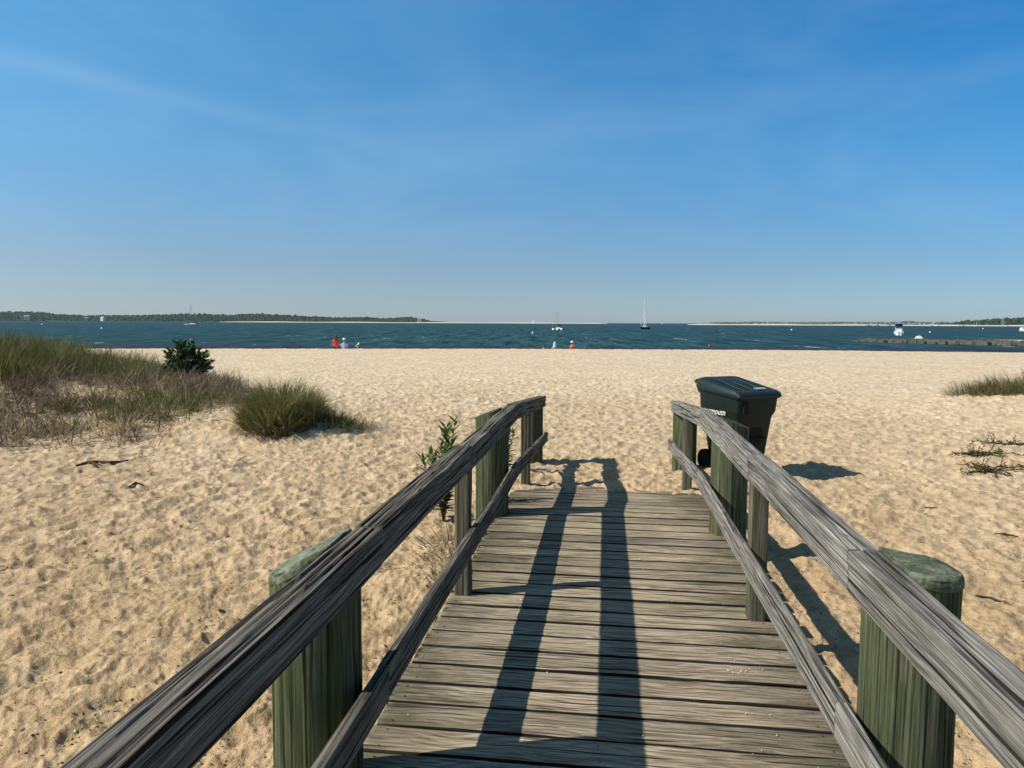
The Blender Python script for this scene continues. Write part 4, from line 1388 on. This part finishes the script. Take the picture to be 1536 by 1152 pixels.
def motorboat(label, px, dist, head, L, B, hullc=(.85, .85, .83), canopy=None, cabin=True, group='motor boats', outboards=1, fb=.8):
    x, y = at(px, dist)
    root = empty('motorboat', (x, y, WATER), PSI + R(head)); tag(root, label, 'motorboat', group)
    mb = MB(); mb.loft(hull_rings(L, B, fb, stern=.9), col=hullc); mb.build('hull', M['paint'], root, angle=50)
    if cabin:
        mb = MB()
        mb.loft([[(B * .33 * sx * s, yy + sh, zz) for (sx, yy) in ((1, -L * .08), (1, L * .22), (-1, L * .22), (-1, -L * .08))] for s, zz, sh in ((1.0, fb * .8, 0), (.95, fb + .55, -.05 * L), (.85, fb + .85, -.09 * L))], col=(.8, .8, .8))
        mb.build('cabin', M['paint'], root, smooth=False)
        mb = MB(); mb.box(-B * .27, B * .27, L * .12, L * .19, fb + .42, fb + .68, col=(.03, .04, .05)); mb.build('windscreen', M['paint'], root, smooth=False)
    if canopy:
        mb = MB()
        mb.loft([[(B * .40 * math.cos(a), -L * .05 + L * .2 * math.sin(a), zz) for a in np.linspace(0, 6.28, 14, endpoint=False)] for zz in (fb + 1.35, fb + 1.75)] +
                [[(B * .28 * math.cos(a), -L * .05 + L * .14 * math.sin(a), fb + 2.0) for a in np.linspace(0, 6.28, 14, endpoint=False)]], col=canopy)
        mb.build('canopy', M['cloth'], root)
        for sx in (-1, 1):
            for yy in (-.2, .1):
                mb = MB(); mb.tube([(sx * B * .34, yy * L, fb * .9), (sx * B * .34, yy * L * .8, fb + 1.4)], .05, 6, col=(.3, .3, .3)); mb.build('canopy_pole', M['paint'], root)
    for k in range(outboards):
        ox = (k - (outboards - 1) / 2) * .6
        mb = MB(); mb.loft([[(ox + .17 * sx, -L / 2 - .25 + yy, zz) for (sx, yy) in ((1, -.2), (1, .2), (-1, .2), (-1, -.2))] for zz in (-.1, .5, .95, 1.1)], col=(.75, .75, .75)); mb.build('outboard', M['paint'], root, smooth=False)
    return root


m1 = motorboat('white centre console boat with a dark canopy moored behind the rock jetty', 1346, 182, -24, 4.6, 2.2, canopy=(.008, .010, .014), outboards=2, fb=.85)
motorboat('white motorboat cut by the right edge of the view', 1532, 290, -10, 5.0, 2.2)
for i, (px, d, L, lab) in enumerate(((1301, 930, 8.5, 'white cabin cruiser, leftmost in the row along the far sand spit'), (1313, 980, 7.5, 'white cabin cruiser just right of the leftmost one off the far spit'),
                                     (1331, 1000, 6.0, 'small white boat straight beyond the dark canopied boat'), (1393, 900, 7.0, 'low white motorboat off the far spit, left of the taller cruiser'),
                                     (1403, 960, 6.0, 'white motorboat just right of the low one off the far spit'), (1441, 820, 9.0, 'largest white cruiser moored where the far trees begin'),
                                     (1507, 800, 8.0, 'white cruiser moored below the wooded hill at the right'))):
    motorboat(lab, px, d, random.uniform(70, 110), L, 2.6, canopy=None, group='boats moored off the far spit', fb=1.0)
sailboat('moored yacht with bare thin mast left of the largest cruiser row end', 1463, 860, 80, 9, 2.8, 12, (.75, .75, .72), group='yachts below the wooded hill', mastc=(.45, .45, .40), mr=.13)
sailboat('moored yacht with bare mast against the wooded hill at the right', 1502, 840, 95, 9, 2.8, 13, (.75, .75, .72), group='yachts below the wooded hill', mastc=(.45, .45, .40), mr=.13)


def buoy(label, px, py, r_, col, spar=False, z=0):
    d = (CAMZ - WATER) / ((py - hor(px)) / F)
    x, y = at(px, d)
    root = empty('buoy', (x, y, WATER)); tag(root, label, 'buoy', 'mooring buoys')
    mb = MB()
    if spar: mb.tube([(0, 0, -.3), (0, 0, r_ * 2.5), (0, 0, r_ * 3.4), (0, 0, r_ * 3.7)], [r_, r_, r_ * .5, r_ * .2], 12, col=col)
    else: mb.ball((0, 0, r_ * .55), r_, col=col, nu=14, nv=10)
    mb.build('float', M['paint'], root)
    mb = MB(); mb.tube([(0, 0, r_ * (3.5 if spar else 1.3)), (0, 0, r_ * (3.5 if spar else 1.3) + r_ * .7)], r_ * .12, 6, col=(.15, .15, .15)); mb.build('ring', M['paint'], root)


buoy('white upright spar buoy in the water left of the small fendered sailboat', 798.5, 501, .16, (.85, .85, .85), True)
buoy('white ball buoy alone in open water above the bin', 1186, 495.5, .33, (.85, .85, .85))
buoy('white ball buoy just right of the dark canopied boat', 1393, 499, .26, (.85, .85, .85))
buoy('white ball buoy in front of the largest far cruiser', 1472, 493.5, .36, (.85, .85, .85))
buoy('round red buoy near the shore right of the tall yacht', 1064, 520.5, .18, (.40, .02, .05))
buoy('white ball buoy nearest the wooded headland at the left', 65, 487.5, .5, (.8, .8, .8))
buoy('white ball buoy between headland and the dune grass', 154, 493.5, .33, (.8, .8, .8))

# overturned white dinghy on the rock jetty, rocks
jv = lambda px: np.interp(px, [1270, 1340, 1440, 1536, 1700], [118, 112, 104, 97, 84])


def jetty():
    mb = MB(); rr = random.Random(4)
    base = bpy.data.meshes
    for k in range(620):
        px = 1278 + 430 * rr.random() ** .9; dd = jv(px) + rr.uniform(-3.2, 5.5) * min(1, (px - 1270) / 90 + .25)
        x, y = at(px, dd)
        s = rr.uniform(.2, 1.0) * min(1, (px - 1270) / 60 + .35)
        n = 7; rings = []
        ph = rr.uniform(0, 6.28)
        for zz, w in ((-.6, .9), (.0, 1.0), (.35, .85), (.6, .45)):
            rings.append([(x + s * w * (1 + .25 * math.sin(2 * a + ph)) * math.cos(a), y + s * w * (1 + .2 * math.cos(3 * a + ph)) * math.sin(a), WATER + s * zz * rr.uniform(.75, 1.0) + .12 * (px - 1290) / 250) for a in np.linspace(0, 6.28, n, endpoint=False)])
        mb.loft(rings)
    o = mb.build('rock_jetty', M['rock'], None, smooth=False)
    tag(o, 'low jetty of dark rocks reaching out from the right edge', 'jetty')
    # sand lying behind the rocks, and a thin wet beach in front
    pts_b = [(1400, 113), (1440, 111.5), (1500, 106), (1560, 101), (1700, 90)]
    mb = MB()
    rings = []
    for px, d in pts_b:
        h = .0 + .55 * min(1, (px - 1400) / 120)
        rings.append([(*at(px, d - 4), WATER - .3), (*at(px, d), WATER + h), (*at(px, d + 3), WATER + h + .1), (*at(px, d + 10), WATER - .4)])
    mb.loft(rings, True); mb.build('sand_bar', plain('sand_bar_sand', (.45, .38, .28), .95, .1), None); tag(COL.objects[-1] if False else bpy.data.objects['sand_bar'], 'pale sand bar behind the rock jetty', 'sand bar', kind='structure')


jetty()
x, y = at(1377, jv(1377) + 3.0)
dg_ = empty('dinghy', (x, y, WATER + .62), PSI + R(-26)); tag(dg_, 'small overturned white dinghy lying on the rock jetty', 'dinghy')
mb = MB(); mb.loft([[(w * .55 * math.cos(a), t, .42 * max(0, math.sin(a)) * w ** .5) for a in np.linspace(0, math.pi, 9)] for t, w in ((-1.0, .75), (-.5, .95), (0, 1), (.5, .85), (.9, .45), (1.05, .08))], col=(.8, .8, .78)); mb.build('hull', M['paint'], dg_)
mb = MB(); mb.tube([(0, -1.0, .30), (0, 0, .43), (0, .95, .24)], .03, 6, col=(.4, .4, .4)); mb.build('keel', M['paint'], dg_)

# ---------------------------------------------------------------- far shores
def rise(px, py, d):
    return CAMZ + (hor(px) - py) / F * d


def forest(name, label, prof, d0, d1, n, rmin, rmax, col):
    pxs = [p[0] for p in prof]; pys = [p[1] for p in prof]
    # icosphere template
    import bmesh
    bm = bmesh.new(); bmesh.ops.create_icosphere(bm, subdivisions=1, radius=1); bm.verts.ensure_lookup_table()
    T = np.array([v.co[:] for v in bm.verts]); TF = np.array([[v.index for v in f.verts] for f in bm.faces]); bm.free()
    px = RNG.uniform(pxs[0], pxs[-1], n)
    t = RNG.random(n) ** .8
    d = d0 + (d1 - d0) * t
    top = np.array([rise(p, float(np.interp(p, pxs, pys)), q) for p, q in zip(px, d)])
    rad = RNG.uniform(rmin, rmax, n)
    foot = WATER + 1.0
    frac = .12 + .88 * t ** .7                         # the wood climbs towards the back
    z = foot + np.maximum(0, (top - foot) * frac - rad * RNG.uniform(.7, 1.2, n))
    rad = np.minimum(rad, np.maximum(1.2, (top - foot) * .55))
    x, y = uv2xy((px - 768) / F * d, d)
    VV = np.stack([x, y, z], -1)[:, None, :] + T[None] * (rad[:, None, None] * (1 + RNG.normal(0, .18, (n, len(T), 1)))) * np.array([1, 1, .85])
    tris = (np.arange(n) * len(T))[:, None, None] + TF[None]
    c = mixcol(n, *col, .25)
    o = link(name, mesh_np(name, VV.reshape(-1, 3), None, tris.reshape(-1, 3), attrs={'tint': np.repeat(c[:, None], len(T), 1).reshape(-1, 3)}, mats=[M['canopy']], smooth=False))
    return tag(o, label, 'woodland', kind='stuff')


def land(name, label, prof, d0, d1, mat, kind='structure', hfrac=.8):
    """low ridge whose back edge follows a skyline"""
    rings = []
    for px, py in prof:
        h0 = WATER + .8; h1 = max(h0 + .3, (rise(px, py, d1) - WATER) * hfrac + WATER)
        rings.append([(*at(px, d0), WATER - 1), (*at(px, d0 + 4), h0), (*at(px, (d0 + d1) / 2), (h0 + h1) / 2), (*at(px, d1), h1), (*at(px, d1 + 60), WATER - 1)])
    mb = MB(); mb.loft(rings, True); o = mb.build(name, mat)
    return tag(o, label, 'land', kind=kind)


P_L = [(-420, 464), (-200, 465), (0, 466.8), (60, 467), (92, 471), (130, 472.5), (200, 472.3), (250, 471), (285, 469.8), (350, 471.5), (384, 469.6), (430, 472), (470, 474), (520, 475.6), (552, 474.8), (575, 477), (600, 475.2), (618, 474.8), (632, 477.5), (645, 480.5), (668, 482.3)]
land('headland', 'low wooded headland across the water on the left', P_L, 1900, 2060, M['farland'])
forest('headland_trees', 'dark woodland covering the low headland across the water', P_L, 1908, 2060, 5200, 3.2, 6.2, ((.016, .034, .018), (.045, .070, .030)))
P_R = [(1405, 484.5), (1425, 483), (1445, 480.6), (1475, 479), (1500, 476.5), (1536, 475.6), (1600, 473), (1750, 472), (1950, 474)]
land('wooded_hill', 'wooded hill across the water at the right edge', P_R, 1200, 1330, M['farland'])
forest('hill_trees', 'dark woodland on the hill at the right edge', P_R, 1210, 1330, 1700, 2.6, 5.0, ((.016, .034, .016), (.045, .070, .028)))
P_S = [(1010, 485.6), (1045, 484.6), (1070, 483.4), (1130, 482.7), (1200, 483.0), (1260, 482.8), (1330, 483.2), (1400, 483.4), (1480, 484), (1560, 484), (1900, 484)]


def strip(name, label, pxs, d0, width, h):
    mb = MB(); rings = []
    for px in pxs:
        hh = h * (.9 + .2 * math.sin(px * .05)) * (.35 if px in (pxs[0], pxs[-1]) else 1)
        rings.append([(*at(px, d0), WATER - .5), (*at(px, d0 + width * .3), WATER + hh * .7), (*at(px, d0 + width * .7), WATER + hh), (*at(px, d0 + width), WATER - .5)])
    mb.loft(rings, True); o = mb.build(name, M['farsand']); return tag(o, label, 'sand spit', kind='structure')


strip('sand_spit', 'pale sand spit running out from the headland', list(range(330, 911, 20)), 1870, 60, 2.1)
strip('far_beach', 'pale beach along the far shore on the right', list(range(1030, 1960, 30)), 1130, 50, 2.0)
forest('spit_scrub', 'low green scrub along the top of the far beach', [(1052, 484.3), (1080, 482.8), (1130, 482.3), (1190, 483.0), (1260, 482.5), (1330, 483), (1362, 480.9), (1376, 482.6), (1420, 482.6)], 1155, 1185, 1500, .45, .95, ((.05, .06, .03), (.11, .11, .06)))
forest('shore_scrub', 'thin scrub at the foot of the headland', [(668, 482.4), (690, 483.3)], 1930, 1950, 40, .8, 1.6, ((.03, .05, .025), (.07, .08, .04)))


def house(label, px, d, zbase, w, dp, h, wallc, roofc, rz):
    x, y = at(px, d)
    root = empty('house', (x, y, zbase), PSI + R(rz)); tag(root, label, 'house', 'houses on the headland')
    mb = MB(); mb.box(-w / 2, w / 2, -dp / 2, dp / 2, -3, h, col=wallc)
    mb.add([(-w / 2, -dp / 2, h), (-w / 2, dp / 2, h), (-w / 2, 0, h + dp * .38)], [(0, 1, 2)], col=wallc)
    mb.add([(w / 2, -dp / 2, h), (w / 2, dp / 2, h), (w / 2, 0, h + dp * .38)], [(0, 2, 1)], col=wallc)
    mb.build('wall', M['paint'], root, smooth=False)
    mb = MB(); e = .4
    for s_ in (-1, 1):
        a = [(-w / 2 - e, s_ * (dp / 2 + e), h - .25), (w / 2 + e, s_ * (dp / 2 + e), h - .25), (w / 2 + e, 0, h + dp * .40 + .1), (-w / 2 - e, 0, h + dp * .40 + .1)]
        mb.add(a + [(p[0], p[1], p[2] + .25) for p in a], [(0, 1, 2, 3), (4, 7, 6, 5), (0, 4, 5, 1), (1, 5, 6, 2), (2, 6, 7, 3), (3, 7, 4, 0)], col=roofc)
    mb.build('roof', M['paint'], root, smooth=False)
    for k in range(3):
        mb = MB(); xx = (k - 1) * w * .3
        mb.box(xx - .6, xx + .6, -dp / 2 - .06, -dp / 2 + .05, 1.0, 2.6, col=(.04, .05, .06)); mb.build('window', M['paint'], root, smooth=False)


house('pinkish beach house among trees near the left edge of the headland', 43, 1900, 5, 12, 8, 6, (.55, .42, .38), (.32, .24, .22), 10)
house('white house with pale roof beside the headland shore trees', 156, 1896, 3, 9, 7, 5, (.75, .75, .72), (.5, .5, .5), -20)
house('small grey house left of the white house on the headland', 131, 1898, 3, 7, 6, 4.5, (.5, .5, .48), (.3, .3, .3), 15)
house('pale cottage on the low tip of the headland', 629, 1896, 4, 10, 7, 4, (.52, .45, .42), (.30, .28, .27), 5)

# ---------------------------------------------------------------- sea haze
N = NT('sea_haze')
pv = N.n('ShaderNodeVolumePrincipled', ins={'Color': (.62, .82, 1.0, 1), 'Density': .00005, 'Anisotropy': .2})
N.t.links.new(pv.outputs[0], N.t.nodes['Material Output'].inputs['Volume'])
N.t.nodes.remove(N.b)
mb = MB(); mb.box(-7600, 7600, -7600, 7600, -4.2, 42.0)
hz_ = mb.build('haze', N.m, None, smooth=False)
tag(hz_, 'thin summer sea haze lying over the water', 'haze', kind='stuff')

# ---------------------------------------------------------------- light, sky, camera
SUNDIR = Vector((-1.07, -.36, 1.0)).normalized()
el = math.asin(SUNDIR.z); az = math.atan2(SUNDIR.x, SUNDIR.y)
sun = bpy.data.lights.new('sun', 'SUN'); sun.energy = 5.0; sun.angle = R(.53); sun.color = (1.0, .93, .82)
so = bpy.data.objects.new('sun', sun); COL.objects.link(so)
so.rotation_euler = SUNDIR.to_track_quat('Z', 'Y').to_euler(); so.location = (-20, -8, 20)

world = bpy.data.worlds.new('World'); scene.world = world; world.use_nodes = True
t = world.node_tree; bg = t.nodes['Background']
sky = t.nodes.new('ShaderNodeTexSky'); sky.sky_type = 'NISHITA'; sky.sun_disc = False
sky.sun_elevation = el; sky.sun_rotation = az % (2 * math.pi)
sky.altitude = 0; sky.air_density = 1.0; sky.dust_density = 1.0; sky.ozone_density = 3.0
sky.air_density = 1.0; sky.dust_density = 0.0; sky.ozone_density = 6.0


def wn(typ, **kw):
    n = t.nodes.new(typ)
    for k, v in kw.items(): setattr(n, k, v)
    return n


def wset(sock, v):
    if isinstance(v, bpy.types.NodeSocket): t.links.new(v, sock)
    else: sock.default_value = v


def wmath(op, a, b=0.0, c=0.0):
    n = wn('ShaderNodeMath', operation=op)
    for i, v in enumerate((a, b, c)): wset(n.inputs[i], v)
    return n.outputs[0]


def wramp(fac, stops):
    n = wn('ShaderNodeValToRGB'); wset(n.inputs[0], fac); e = n.color_ramp.elements
    while len(e) < len(stops): e.new(.5)
    for i, (p, c) in enumerate(stops):
        e[i].position = p; e[i].color = (*c, 1) if hasattr(c, '__len__') else (c, c, c, 1)
    return n.outputs[0]


def wmix(fac, a, b, blend='MIX'):
    n = wn('ShaderNodeMix', data_type='RGBA', blend_type=blend); wset(n.inputs[0], fac)
    for i, v in ((6, a), (7, b)): wset(n.inputs[i], (*v, 1) if isinstance(v, tuple) else v)
    return n.outputs[2]


def wdot(vec, d):
    n = wn('ShaderNodeVectorMath', operation='DOT_PRODUCT'); wset(n.inputs[0], vec); n.inputs[1].default_value = d
    return n.outputs['Value']


def pixdir(px, py):
    v = co_rot @ Vector(((px - 768) / F, -(py - 576) / F, -1))
    return v.normalized()


co_rot = (Matrix.Rotation(PSI, 4, 'Z') @ Matrix.Rotation(R(90) - PITCH, 4, 'X') @ Matrix.Rotation(R(.252), 4, 'Z')).to_3x3()
D = wn('ShaderNodeTexCoord').outputs['Generated']
dz_ = wn('ShaderNodeSeparateXYZ'); t.links.new(D, dz_.inputs[0]); ez = dz_.outputs[2]
# summer haze low down, a deeper blue to the top of the view and away from the sun
c = wmix(1.0, sky.outputs[0], wramp(wmath('MAXIMUM', ez, 0.0), [(.0, (.47, .545, .71)), (.075, (.58, .625, .70)), (.21, (.60, .91, .96)), (.375, (.44, 1.02, 1.13)), (.55, (.80, .82, .76)), (1.0, (.95, .80, .58))]), 'MULTIPLY')  # unseen zenith dimmed and warmed to take the blue out of shadows
side = wmath('MULTIPLY_ADD', wdot(D, (CS, SN, 0)), .85, .5)
hi = wmath('MULTIPLY', wramp(ez, [(.02, .25), (.36, 1.0)]), 1.0)
c = wmix(hi, c, wmix(1.0, c, wramp(side, [(.0, (1.35, 1.15, 1.02)), (.5, (1, 1, 1)), (1.0, (.35, .76, .93))]), 'MULTIPLY'))
# thin cirrus veils and one long faint streak on the left
nz = wn('ShaderNodeTexNoise'); nz.inputs['Scale'].default_value = 1.0; nz.inputs['Detail'].default_value = 6; nz.inputs['Roughness'].default_value = .6; nz.inputs['Distortion'].default_value = .6
mp = wn('ShaderNodeMapping'); mp.inputs['Rotation'].default_value = (0, R(12), PSI); mp.inputs['Scale'].default_value = (2.2, 2.2, 7.0)
t.links.new(D, mp.inputs[0]); t.links.new(mp.outputs[0], nz.inputs['Vector'])
veil = wmath('MULTIPLY', wramp(nz.outputs[0], [(.45, 0.0), (.75, .12)]), wramp(ez, [(.03, 0.0), (.14, 1.0)]))
n_ = pixdir(0, 84).cross(pixdir(470, 196)).normalized()
dist = wmath('ADD', wdot(D, n_), wmath('MULTIPLY_ADD', nz.outputs[0], .016, -.008))
st = wmath('EXPONENT', wmath('MULTIPLY', wmath('MULTIPLY', dist, dist), -9000.0))
along = pixdir(0, 84)
st = wmath('MULTIPLY', st, wramp(wdot(D, along), [(.90, 0.0), (.99, .085)]))
cl = wmath('MINIMUM', wmath('ADD', veil, st), .6)
c = wmix(cl, c, (4.6, 6.2, 7.6))
t.links.new(c, bg.inputs[0]); bg.inputs[1].default_value = .112

cam = bpy.data.cameras.new('camera'); cam.sensor_width = 36; cam.lens = F / 1536 * 36; cam.clip_end = 20000; cam.clip_start = .05
co = bpy.data.objects.new('camera', cam); COL.objects.link(co)
co.matrix_world = Matrix.Translation((0, 0, CAMZ)) @ Matrix.Rotation(PSI, 4, 'Z') @ Matrix.Rotation(R(90) - PITCH, 4, 'X') @ Matrix.Rotation(R(.252), 4, 'Z')
scene.camera = co
scene.view_settings.view_transform = 'Standard'; scene.view_settings.look = 'None'
scene.view_settings.exposure = 0.22; scene.view_settings.gamma = 1.0
